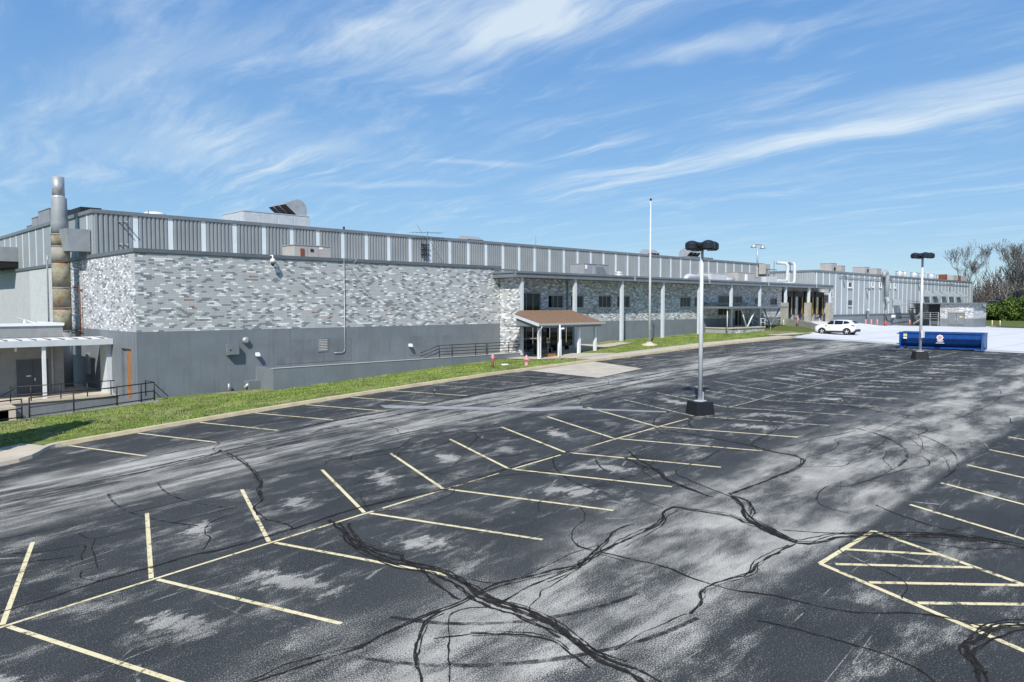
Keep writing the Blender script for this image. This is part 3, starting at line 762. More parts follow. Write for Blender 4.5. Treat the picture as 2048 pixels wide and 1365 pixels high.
def holed(mb, axis, p0, p1, a0, a1, z0, z1, holes, m=0):     # wall slab with openings, thickness p0..p1
    As = sorted({a0, a1, *[h for x in holes for h in x[:2] if a0 < h < a1]}); Zs = sorted({z0, z1, *[h for x in holes for h in x[2:] if z0 < h < z1]})
    for i in range(len(As)-1):
        for j in range(len(Zs)-1):
            ca, cz = (As[i]+As[i+1])/2, (Zs[j]+Zs[j+1])/2
            if any(h[0] < ca < h[1] and h[2] < cz < h[3] for h in holes): continue
            if axis == 'y': mb.box(As[i], As[i+1], p0, p1, Zs[j], Zs[j+1], m)
            else: mb.box(p0, p1, As[i], As[i+1], Zs[j], Zs[j+1], m)
    return mb

# ------------------------------------------------------------------ the brick wing
ZB = -1.60          # line between grey base and patterned brick, all along the factory
bw = thing('brick_wing', 'windowless factory wing of white and grey patterned brick above a grey base', 'building', (14.8, 46, -5.5))
fwall = part('front_wall', MB().box(14.82, 43.9, 46.0, 46.35, ZB, 3.05), 'mortar', bw)
brickwork(fwall, 'y', 46.0, 14.80, 43.9, ZB+.012, 3.02, n_single=300, seed=3)
lwall = part('side_wall', MB().box(14.8, 15.15, 46.36, 59.6, ZB, 3.05), 'mortar', bw)
brickwork(lwall, 'x', 14.8, 46.0, 59.5, ZB+.012, 3.02, seed=9, pw=.17, pd=.15)
part('concrete_base', MB().box(14.80, 43.9, 45.985, 46.35, -7.4, ZB), 'base_grey', bw)
part('concrete_base', holed(MB(), 'x', 14.785, 15.15, 46.36, 59.6, -7.4, ZB, [(46.98, 48.72, -5.6, -2.62)]), 'base_grey', bw)
part('bricked_doorway', MB().box(14.90, 15.14, 46.98, 48.1, -5.6, -2.62), 'orange_brick', bw, label='doorway filled with bare orange brick')
part('door_jamb', MB().box(14.95, 15.06, 48.1, 48.72, -5.6, -2.62), 'base_grey', bw)
part('pilaster', MB().box(14.5, 14.785, 50.6, 51.9, -5.5, -2.45), 'column_paint', bw)
part('wall_core', MB().box(15.2, 43.85, 46.4, 54.2, -7.3, 2.9), 'mortar', bw)
part('roof', MB().box(15.2, 43.85, 46.4, 54.2, 2.92, 3.0), 'roof_membrane', bw)
part('parapet_cap', MB().box(14.70, 44.0, 45.90, 46.42, 3.05, 3.27), 'trim_dark', bw)
part('parapet_cap', MB().box(14.70, 15.2, 46.43, 59.6, 3.05, 3.27), 'trim_dark', bw)
part('drip_edge', MB().box(43.2, 46.0, 45.86, 46.2, 2.93, 3.05), 'trim_dark', bw)
part('recess_panel', MB().box(23.4, 29.2, 45.965, 45.986, -3.95, -2.36), 'base_patch', bw)
for x0, x1 in ((34.3, 35.5), (35.52, 37.1), (37.6, 38.7)):
    part('filled_window', MB().box(x0, x1, 45.965, 45.986, -3.9, -2.40), 'base_patch', bw)
# ------------------------------------------------------------------ metal hall
hall = thing('metal_hall', 'long high factory hall clad in grey ribbed metal with pale vertical strips', 'building', (15, 54.3, -5.4))
def ribbed(w, h, n, d, duty=.5):
    mb = MB(); p = w/n; xs = []
    for i in range(n):
        a = i*p; xs += [(a, 0), (a+p*.18, 0), (a+p*.30, -d), (a+p*.80, -d), (a+p*.92, 0)]
    xs.append((w, 0))
    for (a, b), (c, d2) in zip(xs[:-1], xs[1:]): mb.face([(a, b, 0), (c, d2, 0), (c, d2, h), (a, b, h)])
    return mb
PITCH, SW = 2.31, .34
hz0, hz1 = 2.55, 6.02
pm = mesh_of(ribbed(PITCH-SW, hz1-hz0, 7, .085), 'metal_panel', 'metal_panel')
sm_ = mesh_of(MB().box(-SW/2, SW/2, -.05, .05, 0, hz1-hz0), 'metal_strip', 'metal_strip')
ho = parent_origin(hall)
for k in range(0, 40):
    x = 17.55+PITCH*k
    if x > 107.4: break
    link('metal_strip', sm_, hall, (x-ho.x, 0, hz0-ho.z))
    if x+PITCH < 107.6: link('metal_panel', pm, hall, (x+SW/2-ho.x, 0, hz0-ho.z))
part('metal_panel', ribbed(2.45, hz1-hz0, 8, .085), 'metal_panel', hall, world=False).location = (14.95-ho.x, 0, hz0-ho.z)
part('wall_core', MB().box(15.0, 107.3, 54.36, 120, -5.4, 6.0), 'mortar', hall)
part('parapet_cap', MB().box(14.85, 107.5, 54.16, 54.5, 6.02, 6.26), 'trim_grey', hall)
part('parapet_cap', MB().box(14.85, 15.2, 54.51, 120, 6.02, 6.26), 'trim_grey', hall)
part('end_trim', MB().box(107.3, 107.45, 54.2, 54.6, 2.6, 6.02), 'trim_grey', hall)
sidep = MB()
for i in range(14):
    a = i*2.27/14; sidep.box(-.03, .02, a, a+.10, 0, 2.95); sidep.box(-.012, .02, a+.10, a+2.27/14, 0, 2.95)
sp_me = mesh_of(sidep, 'side_panel', 'far_panel'); st_me = mesh_of(MB().box(-.05, .03, -.09, .09, 0, 2.95), 'side_strip', 'metal_strip')
for k in range(0, 26):
    y = 55.57+2.29*k
    link('side_strip', st_me, hall, (14.98-ho.x, y-ho.y, 3.07-ho.z)); link('side_panel', sp_me, hall, (14.98-ho.x, y+.02-ho.y, 3.07-ho.z))
part('side_panel', MB().box(14.96, 15.0, 54.36, 55.5, 3.07, 6.02), 'far_panel', hall)
# plain painted brick of the hall's side wall, below the metal
sw = part('side_wall', MB().box(14.82, 14.99, 59.61, 120, -6, 2.85), 'mortar_plain', hall)
brickwork(sw, 'x', 14.82, 59.7, 71.2, -2.2, 2.8, seed=4, pal=('brick_plain',), pw=0, pd=0)
brickwork(sw, 'x', 14.84, 71.2, 90., -2.2, 2.8, seed=5, pal=('brick_plain_dark',), pw=0, pd=0)
part('ledge', MB().box(14.72, 15.0, 59.62, 120, 2.85, 3.06), 'trim_dark', hall)
# ladder brackets on the front
for x in (16.5, 16.85):
    for z in (5.55, 4.05): part('pipe_stub', MB().tube([(x, 54.25, z), (x, 53.6, z-.03)], .05, 8), 'galv', hall)
# ------------------------------------------------------------------ office wing with the long canopy
WY = 45.0
ow = thing('office_wing', 'patterned brick office wing under a long flat canopy on tall pale columns', 'building', (44, 45, -4.5))
CX = [50.8+6.9*k for k in range(9)]
WIN = [(48.95, 50.9, -.27, .84), (52.0, 53.75, -.25, .84), (56.05, 57.95, -.25, .86), (58.95, 60.95, -.25, .87), (70.15, 72.15, -.23, .83), (73.05, 74.9, -.23, .84), (86.9, 88.8, .05, .87), (91.05, 92.9, .0, .84)]
GLZ = [(45.3, 47.9, -3.9, 1.03, 3), (48.05, 52.6, -3.85, -1.72, 4), (78.15, 80.8, -1.2, 1.05, 2), (81.6, 83.7, .22, 1.03, 2), (82.05, 83.9, -2.55, -.64, 2)]
holes = [w for w in WIN]+[g[:4] for g in GLZ]
owall = part('front_wall', holed(MB(), 'y', WY, WY+.3, 43.92, 94.2, ZB, 2.45, holes), 'mortar', ow)
brickwork(owall, 'y', WY, 43.92, 94.2, ZB+.012, 2.42, holes=[(w[0]-.06, w[1]+.06, w[2]-.18, w[3]+.05) for w in WIN]+[(g[0]-.06, g[1]+.06, g[2]-.05, g[3]+.05) for g in GLZ], seed=12, pw=.15, pd=.15)
part('concrete_base', holed(MB(), 'y', WY-.02, WY+.3, 43.92, 94.2, -5.5, ZB, holes), 'base_grey', ow)
finw = part('fin_wall', MB().box(43.9, 44.2, 43.55, 45.97, -4.2, 2.3), 'mortar', ow)
brickwork(finw, 'x', 43.9, 43.55, 45.96, -4.05, 2.28, seed=21, pw=.22, pd=.16)
part('fin_edge', MB().box(43.93, 44.2, 43.44, 43.548, -4.2, 2.3), 'column_paint', ow)
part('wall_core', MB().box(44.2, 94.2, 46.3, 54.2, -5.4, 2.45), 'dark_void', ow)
part('interior_floor', MB().box(44.3, 94.2, 45.32, 46.28, -4.3, -3.95), 'concrete_grey', ow)
# canopy roof and its stepped fascia
part('canopy_roof', MB().box(43.2, 106.3, 43.35, 54.2, 2.36, 2.58), 'roof_membrane', ow)
part('soffit', MB().box(43.2, 106.3, 43.32, 46.3, 2.27, 2.35), 'trim_dark', ow)
for a, b in zip(fr(43.1, 106.4, 7.03)[:-1], fr(43.1, 106.4, 7.03)[1:]):
    part('fascia', MB().box(a, b-.012, 43.22, 43.34, 2.26, 2.60), 'trim_grey', ow)
    part('fascia_cap', MB().box(a, b-.012, 43.14, 43.42, 2.61, 2.78), 'trim_grey', ow)
part('fascia', MB().box(43.08, 43.2, 43.35, 46.2, 2.26, 2.60), 'trim_grey', ow)
part('fascia_cap', MB().box(43.0, 43.2, 43.43, 46.2, 2.61, 2.78), 'trim_grey', ow)
for i, x in enumerate(CX):
    zb = float(np.interp(x, GX, GZ))-.15 if x < 85 else -2.55
    if i < 6:
        part('column', MB().box(x-.15, x+.15, 43.40, 43.66, zb, 2.27), 'column_paint', ow)
    else:
        part('column', MB().box(x-.15, x+.15, 43.40, 43.66, .28, 2.27), 'column_paint', ow)
        part('concrete_pier', MB().box(x-.42, x+.42, 43.3, 43.95, zb, .28), 'concrete_tan', ow)
for (x, ) in ((57.9,),(71.6,),(85.4,),(99.2,)):
    part('roof_scupper', MB().box(x+1.2, x+1.4, 43.06, 43.14, 2.3, 2.72), 'galv', ow)
def window(parent, x0, x1, z0, z1, n, y=WY, blind=None, frame='frame_beige', sill=True):
    fw = .045; w = part('window', holed(MB(), 'y', y+.06, y+.14, x0+.003, x1-.003, z0+.003, z1-.003, [(x0+fw+(x1-x0-2*fw)*i/n+(.02 if i else 0), x0+fw+(x1-x0-2*fw)*(i+1)/n-(.02 if i < n-1 else 0), z0+fw, z1-fw) for i in range(n)]), frame, parent)
    for i in range(n):
        a, b = x0+fw+(x1-x0-2*fw)*i/n, x0+fw+(x1-x0-2*fw)*(i+1)/n
        part('pane', MB().box(a, b, y+.095, y+.103, z0+fw, z1-fw), 'glass', w)
    if blind: part('blind', MB().box(x0+.05, x1-.05, y+.145, y+.16, z0+(z1-z0)*blind[1], z1-.05), blind[0], w)
    if sill: part('sill', MB().box(x0-.05, x1+.05, y-.07, y+.055, z0-.14, z0+.0), 'frame_beige', w)
    return w
for i, w in enumerate(WIN):
    window(ow, *w, 3 if w[1]-w[0] > 1.85 else 2, blind=(('blind_teal', (.45, .04, .05, .04, .3, .3)[i]) if i < 6 else None))
for (a, b, c, d, n) in GLZ[:4]: window(ow, a, b, c, d, n, sill=(c > -2), frame='frame_beige')
window(ow, 82.05, 83.9, -2.55, -.64, 2, frame='frame_white', sill=False)
part('door_rail', MB().box(45.4, 47.8, WY+.03, WY+.058, -3.0, -2.9), 'frame_beige', ow)
part('transom', MB().box(45.3, 47.9, WY+.02, WY+.058, -1.55, -1.35), 'trim_dark', ow)
part('downspout', MB().box(51.35, 51.47, WY-.12, WY-.02, -1.2, 2.2), 'trim_grey', ow)
# ------------------------------------------------------------------ loading dock
part('dock_wall', MB().box(94.2, 108.0, WY+.4, WY+.7, -2.9, 2.36), 'concrete_tan', ow)
endw = part('end_wall', MB().box(107.3, 107.6, 43.7, 46.0, -2.9, 2.28), 'mortar', ow)
brickwork(endw, 'x', 107.3, 43.7, 45.95, -2.6, 2.25, seed=33)
brickwork(endw, 'y', 43.7, 107.3, 107.62, -2.6, 2.25, seed=34)
def dock_door(x, label):
    t = thing('dock_door', label, 'dock door', (x, WY+.4, -2.45), 'loading dock doors')
    y = WY+.4
    part('header_pad', MB().prism([(x-1.42, 1.1), (x+1.42, 1.1), (x+1.42, 1.62), (x+1.25, 1.78), (x-1.25, 1.78), (x-1.42, 1.62)], 'y', y-.62, y-.012), 'black', t)
    for s in (-1, 1):
        part('side_pad', MB().box(x+s*1.18-.24, x+s*1.18+.24, y-.58, y-.012, -1.32, 1.09), 'black', t)
        part('guide_stripe', MB().box(x+s*.98-.05, x+s*.98+.05, y-.615, y-.585, -1.3, 1.05), 'yellow_paint', t)
        part('bumper', MB().box(x+s*1.0-.16, x+s*1.0+.16, y-.34, y-.012, -1.75, -1.34), 'black', t)
        part('side_post', MB().box(x+s*1.42-.07, x+s*1.42+.07, y-.5, y-.36, -2.5, -1.34), 'galv', t)
    d = part('door_panel', MB().box(x-.92, x+.92, y-.07, y-.012, -1.34, 1.12), 'white_paint', t)
    for k in range(4): part('panel_rib', MB().box(x-.92, x+.92, y-.09, y-.072, -1.3+k*.6, -1.27+k*.6), 'galv', d)
    part('leveller', MB().box(x-.8, x+.8, y-.22, y-.012, -1.72, -1.40), 'galv', t)
    part('hydraulic_arm', MB().tube([(x-.5, y-.9, -2.4), (x-.1, y-.6, -1.95), (x+.45, y-.85, -2.42)], .06, 6), 'duct_white', t)
for x, l in ((95.75, 'black padded loading dock door nearest the entrance steps'), (98.95, 'second padded loading dock door from the entrance steps'), (102.35, 'third padded dock door with white panel, past the middle concrete pier'), (105.6, 'padded loading dock door at the canopy end beside the metal hall')):
    dock_door(x, l)
mb = MB(); rw = [(92.6, 43.9), (91.0, 41.3), (89.6, 39.2), (88.4, 37.2)]
for (a, b), (c, d) in zip(rw[:-1], rw[1:]):
    za, zb_ = min(-2.25, T(a, b)+.75), T(c, d)+.55*(1 if d > 36 else .4)
    za = T(a, b)+.62*(1 if b > 36 else .3)
    mb.hexa([(a-.12, b-.1, -4), (c-.12, d-.1, -4), (c+.12, d-.1, -4), (a+.12, b-.1, -4), (a-.12, b-.1, za), (c-.12, d-.1, zb_), (c+.12, d-.1, zb_), (a+.12, b-.1, za)])
solo('retaining_wall', mb, 'concrete_grey', 'low tapering concrete retaining wall beside the loading dock drive', 'retaining wall')
# ------------------------------------------------------------------ second entrance: slab canopy, platform, steps
se = thing('entrance_canopy', 'flat grey steel canopy on V-shaped struts over the far entrance', 'canopy', (80, 41.6, -2.6))
part('roof_slab', MB().box(73.7, 88.4, 41.3, 44.6, -.42, -.20), 'trim_grey', se)
part('rear_beam', MB().box(75.0, 84.6, 44.62, 44.97, .02, .22), 'trim_grey', se)
for b in ((78.88, 77.4, 80.9), (84.6, 82.9, 86.9)):
    for e in b[1:]: part('strut', MB().tube([(b[0]+.06*(1 if e > b[0] else -1), 41.75, -2.55), (e, 41.75, -.43)], .085, 8), 'column_paint' if b[0] < 80 else 'trim_dark', se)
part('drain_pipe', MB().tube([(74.0, 41.5, -.43), (74.0, 41.5, -3.2)], .06, 8), 'duct_white', se)
pt = thing('entrance_platform', 'raised brick platform with concrete top below the far entrance doors', 'platform', (79, 43, -3.2))
pb = part('platform_wall', MB().box(75.3, 83.0, 41.72, 44.95, -3.6, -2.68), 'mortar', pt)
brickwork(pb, 'y', 41.72, 75.3, 83.0, -3.35, -2.70, seed=41)
part('platform_top', MB().box(75.2, 83.1, 41.6, 44.96, -2.67, -2.55), 'concrete', pt)
stp = thing('entrance_steps', 'four orange brick steps up to the far entrance platform', 'steps', (83.8, 42.5, -3.1))
for k in range(4): part('step', MB().box(83.12+.36*k, 83.12+.36*(k+1)-.004, 41.75, 43.3, -3.4, -2.62-.16*(k+1)+.05), 'orange_brick', stp)
hr = thing('handrail', 'white pipe handrails beside the orange brick entrance steps', 'handrail', (83.8, 42.5, -3.1))
for y in (41.8, 43.35):
    part('top_rail', MB().tube([(82.2, y, -1.62), (83.2, y, -1.66), (84.8, y, -2.28), (85.2, y, -2.3)], .035, 6), 'white_paint', hr)
    for x, za, zb_ in ((82.3, -2.56, -1.62), (83.3, -2.7, -1.68), (84.75, -3.25, -2.27)): part('post', MB().tube([(x, y, za), (x, y, zb_)], .03, 6), 'white_paint', hr)
    part('mid_rail', MB().tube([(82.2, y, -2.05), (83.2, y, -2.1), (84.8, y, -2.7)], .025, 6), 'white_paint', hr)
fn = thing('guard_rail', 'white pipe guard rail from the steps to the dock pier', 'guard rail', (88, 43.2, -3))
for z in (-1.95, -2.4): part('rail', MB().tube([(85.5, 43.4, z), (91.6, 43.4, z+.1)], .035, 6), 'white_paint', fn)
for x in (85.6, 88.6, 91.5): part('post', MB().tube([(x, 43.4, -3.2), (x, 43.4, -1.9)], .035, 6), 'white_paint', fn)
solo('bollard', MB().lathe((90.3, 41.0, T(90.3, 41)-.1), [(.09, 0), (.09, 1.05), (.05, 1.12)], 10), 'pink_paint', 'faded red bollard at the end of the white guard rail', 'bollard')
# ------------------------------------------------------------------ far metal hall
fh = thing('far_hall', 'far pale grey metal hall with thin white strips and small windows', 'building', (107, 46, -3.3))
FP = 2.265; fz0, fz1 = -1.5, 4.78
nfp = MB(); w = FP-.16
for i in range(7):
    a = i*w/7; nfp.face([(a, 0, 0), (a+w/7*.5, 0, 0), (a+w/7*.5, 0, fz1-fz0), (a, 0, fz1-fz0)]); nfp.face([(a+w/7*.5, 0, 0), (a+w/7*.75, -.02, 0), (a+w/7*.75, -.02, fz1-fz0), (a+w/7*.5, 0, fz1-fz0)]); nfp.face([(a+w/7*.75, -.02, 0), (a+w/7, 0, 0), (a+w/7, 0, fz1-fz0), (a+w/7*.75, -.02, fz1-fz0)])
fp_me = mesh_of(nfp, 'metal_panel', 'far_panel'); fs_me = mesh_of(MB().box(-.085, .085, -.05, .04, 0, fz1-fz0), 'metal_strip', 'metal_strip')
fo = parent_origin(fh)
for k in range(0, 36):
    x = 107.2+FP*k
    if x > 186.8: break
    link('metal_strip', fs_me, fh, (x-fo.x, 0, fz0-fo.z)); link('metal_panel', fp_me, fh, (x+.08-fo.x, 0, fz0-fo.z))
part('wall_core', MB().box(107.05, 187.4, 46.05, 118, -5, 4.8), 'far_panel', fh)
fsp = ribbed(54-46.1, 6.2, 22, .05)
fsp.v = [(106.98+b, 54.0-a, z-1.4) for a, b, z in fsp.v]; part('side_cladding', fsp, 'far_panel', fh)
for y in (49.9,): part('metal_strip', MB().box(106.88, 106.97, y-.2, y+.2, 2.6, 4.78), 'metal_strip', fh)
part('parapet_cap', MB().box(106.85, 187.5, 45.88, 46.3, 4.79, 5.05), 'trim_grey', fh)
part('parapet_cap', MB().box(106.85, 107.2, 46.31, 118, 4.79, 5.05), 'trim_grey', fh)
part('drip_ledge', MB().box(107.9, 187.4, 45.86, 46.04, -1.66, -1.5), 'trim_dark', fh)
part('concrete_base', MB().box(107.7, 187.4, 45.95, 46.05, -5.2, -1.67), 'base_grey', fh)
part('gutter_pipe', MB().tube([(115, 45.85, 4.2), (150, 45.85, 4.15), (185, 45.85, 4.1)], .05, 6), 'trim_grey', fh)
for (x0, x1, z0, z1) in ((118.5, 120.25, 2.66, 3.55), (118.65, 120.3, -.16, .70), (128.45, 129.4, 2.9, 3.78), (131.85, 132.8, 2.9, 3.77), (136.05, 137.05, 2.9, 3.77), (138.85, 139.8, 2.9, 3.75)):
    wd = part('window', holed(MB(), 'y', 45.88, 46.0, x0, x1, z0, z1, [(x0+.14, x1-.14, z0+.12, z1-.08)]), 'frame_white' if z0 > 1 else 'trim_grey', fh)
    part('pane', MB().box(x0+.12, x1-.12, 45.955, 45.965, z0+.1, z1-.06), 'car_glass', wd)
    part('sill', MB().box(x0-.08, x1+.08, 45.80, 45.879, z0-.1, z0+.03), 'metal_strip', wd)
for i, x in enumerate((156.1, 161.6, 167.05, 172.1, 177.4)):
    t = solo('wall_louvre_hood', MB().hexa([(x-1.2, 44.4, 1.55), (x+1.2, 44.4, 1.55), (x+1.2, 45.9, 1.55), (x-1.2, 45.9, 1.55), (x-1.2, 44.36, 1.66), (x+1.2, 44.36, 1.66), (x+1.2, 45.9, 2.75), (x-1.2, 45.9, 2.75)]), 'far_panel',
             'sloping grey vent hood on the far hall, %s from the left of five' % ('first', 'second', 'third', 'fourth', 'fifth')[i], 'vent hood', 'vent hoods on the far hall')
solo('wall_awning', MB().hexa([(138.4, 44.6, -.1), (141.2, 44.6, -.1), (141.2, 45.9, -.1), (138.4, 45.9, -.1), (138.4, 44.5, .0), (141.2, 44.5, .0), (141.2, 45.9, 1.0), (138.4, 45.9, 1.0)]), 'far_panel', 'lone sloping metal awning on the far hall below the small windows', 'awning')
vp = thing('vent_pipe', 'tall grey vent pipe with hooked top on the far hall wall', 'vent pipe', (134, 45.5, -3.3))
part('pipe', MB().tube([(132.4, 45.45, 4.75), (132.6, 45.45, 5.35), (133.2, 45.45, 5.55), (133.8, 45.45, 5.3), (133.95, 45.45, 4.8), (133.95, 45.45, 1.3)], .36, 10), 'far_panel', vp)
part('elbow', MB().tube([(133.95, 45.45, 1.3), (133.9, 45.2, .7), (133.3, 45.0, .4)], [.36, .34, .30], 10), 'far_panel', vp)
part('lower_pipe', MB().tube([(134.4, 45.7, 1.0), (134.4, 45.7, -3.0)], .13, 8), 'far_panel', vp)
gasp = thing('gas_pipes', 'cluster of black gas pipes at the base of the far hall', 'pipes', (135.5, 45.3, -3.3))
part('pipe', MB().tube([(133.8, 45.5, -1.6), (134.2, 45.4, -2.6), (136.0, 45.3, -3.0), (137.6, 45.4, -2.2), (137.4, 45.5, -1.9)], .09, 6), 'black_iron', gasp)
part('meter', MB().box(136.9, 137.7, 45.2, 45.6, -2.2, -1.75), 'white_paint', gasp)
part('pipe', MB().tube([(138, 45.4, -2.3), (146, 45.5, -2.25)], .06, 6), 'black_iron', gasp)
for i, (x, l) in enumerate(((123.6, 'leftmost pink pipe bollard at the far hall wall'), (126.0, 'pink pipe bollard beside a grey conduit riser at the far hall'), (128.6, 'pink bollard with dark cap left of the red hydrant'), (144.4, 'pink bollard at the grass edge near the annex stair'))):
    b = solo('bollard', MB().lathe((x, 45.0, T(x, 45)-.05), [(.13, 0), (.13, 1.05), (.08, 1.15)], 10), 'pink_paint', l, 'bollard', 'bollards along the far hall')
fx = thing('fire_hydrant', 'squat red hydrant in front of the far hall wall', 'hydrant', (131.2, 44.6, T(131, 44.6)))
part('barrel', MB().lathe((131.2, 44.6, T(131, 44.6)-.05), [(.26, 0), (.26, .3), (.3, .5), (.2, .72), (.05, .8)], 12), 'red_paint', fx)
part('outlet', MB().tube([(130.7, 44.6, T(131, 44.6)+.45), (131.7, 44.6, T(131, 44.6)+.45)], .11, 8), 'red_paint', fx)
solo('conduit_riser', MB().tube([(126.3, 45.7, -3.2), (126.3, 45.7, -1.0), (126.0, 45.5, -.8)], .22, 8), 'far_panel', 'grey conduit riser with curved top at the far hall base', 'conduit')
for i, (x, z) in enumerate(((116.2, 4.3), (125.8, 2.6), (135.5, 4.35), (151.4, 4.3), (170.5, 4.2))):
    f = thing('wall_floodlight', ['small dark floodlight high on the left end of the far hall', 'small black wall lamp between the far hall windows', 'small dark floodlight right of the tall vent pipe', 'small dark floodlight above the first vent hood', 'small dark floodlight above the fourth vent hood'][i], 'floodlight', (x, 45.9, z), 'floodlights on the far hall')
    part('arm', MB().tube([(x, 45.98, z), (x, 45.5, z+.1)], .04, 6), 'trim_dark', f); part('head', MB().hexa([(x-.22, 45.2, z-.35), (x+.22, 45.2, z-.35), (x+.22, 45.45, z-.25), (x-.22, 45.45, z-.25), (x-.2, 45.3, z+.1), (x+.2, 45.3, z+.1), (x+.2, 45.6, z+.15), (x-.2, 45.6, z+.15)]), 'trim_dark', f)
# rooftop units on the far hall
def rtu(x0, x1, y0, y1, z0, z1, mt, label, group=None, hood=None, fan=None, curb=True):
    t = thing('rooftop_unit', label, 'rooftop unit', ((x0+x1)/2, (y0+y1)/2, z0), group)
    part('cabinet', MB().box(x0, x1, y0, y1, z0+.12, z1), mt, t)
    part('lid', MB().box(x0-.04, x1+.04, y0-.04, y1+.04, z1+.003, z1+.05), mt, t)
    part('roof_curb', MB().box(x0+.1, x1-.1, y0+.1, y1-.1, z0, z0+.118), 'galv', t)
    n = max(2, int((x1-x0)/1.3))
    for i in range(n):
        a, b = x0+(x1-x0)*i/n+.05, x0+(x1-x0)*(i+1)/n-.05
        part('access_panel', MB().box(a, b, y0-.02, y0-.003, z0+.2, z1-.08), mt, t)
    if hood: part('intake_hood', MB().prism([(y0-.02, z1-.25), (y0-.55, z0+.3), (y0-.02, z0+.3)], 'x', hood[0], hood[1]), 'trim_dark', t)
    if fan: part('fan_opening', MB().tube([(fan[0], y0-.04, fan[1]), (fan[0], y0-.022, fan[1])], fan[2], 14, caps=True), 'dark_void', t)
    return t
FR = 4.85
rtu(117.0, 119.0, 47.9, 49.7, FR, 6.45, 'rtu_tan', 'large weathered rooftop unit at the near end of the far hall roof', fan=(118.2, 5.6, .32))
rtu(121.0, 122.6, 48.0, 49.4, FR, 6.2, 'rtu_tan', 'smaller boxy rooftop unit right behind the largest one on the far hall')
rtu(128.0, 130.0, 46.9, 48.9, FR, 6.2, 'rtu_tan', 'long beige rooftop unit with round fan opening on the far hall', fan=(129.2, 5.65, .33))
rtu(134.0, 136.0, 47.1, 48.8, FR, 6.15, 'rtu_tan', 'beige rooftop unit right of the one with the fan opening, before the hooked pipe')
for i, (x, r, l) in enumerate(((150.8, .66, 'leftmost shiny round exhaust fan on the far hall roof'), (153.6, .42, 'small round exhaust fan second from the left on the far hall roof'), (159., .66, 'round exhaust fan right of the small one on the far hall roof'), (163.6, .62, 'round exhaust fan just left of the far lamp head'), (169.5, .66, 'round exhaust fan just right of the far lamp pole'), (175., .64, 'rightmost round exhaust fan beside rusty housings'))):
    f = thing('exhaust_fan', l, 'exhaust fan', (x, 49, FR), 'round exhaust fans on the far hall')
    part('drum', MB().lathe((x, 49, FR), [(r*.9, 0), (r*.9, .4), (r, .5), (r, 1.35), (r*.93, 1.4)], 20), 'galv_light', f); part('collar', MB().lathe((x, 49, FR+1.41), [(r*1.04, 0), (r*1.04, .06)], 20), 'galv', f)
for i, (a, b, mt, l) in enumerate(((171.6, 172.8, 'rust', 'narrow rusty housing between round fans on the far hall roof'), (177.3, 180.6, 'rtu_tan', 'tan housing left of the rusty red cabinet'), (180.9, 182.6, 'rust', 'rusty red cabinet near the end of the far hall roof'), (182.9, 187.2, 'rtu_tan', 'long tan housing on legs at the far end of the roof'))):
    h = thing('roof_housing', l, 'rooftop unit', ((a+b)/2, 47.6, FR), 'roof housings at the far end')
    part('cabinet', MB().box(a, b, 46.9, 48.2, FR+.35, 6.25), mt, h)
    for lx in (a+.2, b-.2): part('leg', MB().box(lx-.1, lx+.1, 47.0, 47.2, FR, FR+.348), 'trim_dark', h)

# ------------------------------------------------------------------ annex
an = thing('brick_annex', 'small flat-roofed annex of patterned brick with grey double doors', 'building', (154, 41, -4.1))
aw = part('side_wall', holed(MB(), 'x', 150, 150.25, 36.45, 41.7, -2.45, .16, [(37.75, 40.4, -3.9, -1.43)]), 'mortar', an)
brickwork(aw, 'x', 150, 36.4, 41.7, -2.44, .14, holes=[(37.7, 40.45, -3.9, -1.38)], seed=51)
af = part('front_wall', MB().box(150.05, 158.4, 36.42, 36.7, -2.45, .16), 'mortar', an)
brickwork(af, 'y', 36.42, 150, 155.0, -2.44, .14, seed=52); brickwork(af, 'y', 36.41, 155.0, 158.4, -2.44, -.55, seed=53)
part('concrete_base', holed(MB(), 'x', 149.98, 150.25, 36.4, 41.7, -4.6, -2.45, [(37.75, 40.4, -3.95, -1.43)]), 'base_grey', an)
part('concrete_base', MB().box(150.0, 158.45, 36.39, 36.7, -4.6, -2.45), 'base_grey', an)
pw_ = part('porch_wall', MB().box(153.0, 153.2, 41.7, 46, -3.0, .16), 'mortar', an)
brickwork(pw_, 'x', 153.0, 41.7, 45.9, -2.44, .14, holes=[(42.5, 44.5, -2.6, .16)], seed=54)
part('porch_return', MB().box(150.26, 153.0, 41.5, 41.7, -4.2, .16), 'base_grey', an)
part('roof', MB().box(149.4, 155.8, 35.7, 46.1, .17, .38), 'trim_grey', an)
part('lower_roof', MB().box(155.9, 159.2, 35.9, 42, -.55, -.36), 'trim_grey', an)
part('door', MB().box(153.0-.06, 152.99, 42.55, 44.45, -2.5, .05), 'door_grey', an)
for i, (a, b) in enumerate(((37.77, 39.05), (39.1, 40.38))):
    d = part('door', MB().box(150.08, 150.14, a, b, -3.9, -1.45), 'door_mid', an); part('vent_louvre', MB().box(150.06, 150.079, a+.15, b-.15, -3.75, -3.45), 'trim_dark', d)
    hy = 39.0-.12 if i == 0 else 39.1+.14
    part('handle', MB().tube([(150.04, hy, -2.9), (150.04, hy, -2.4)], .03, 6), 'galv_light', d)
part('warning_label', MB().box(150.06, 150.079, 38.1, 38.6, -2.25, -2.05), 'decal_yellow', an)
part('wall_window', MB().box(152.95, 152.99, 41.85, 42.35, -.9, -.3), 'dark_void', an)
dk = thing('deck_stair', 'grey steel deck with stair and railings at the annex porch', 'stair', (151.5, 44, -3.8))
part('deck', MB().box(149.6, 152.9, 41.75, 45.4, -2.55, -2.42), 'trim_grey', dk)
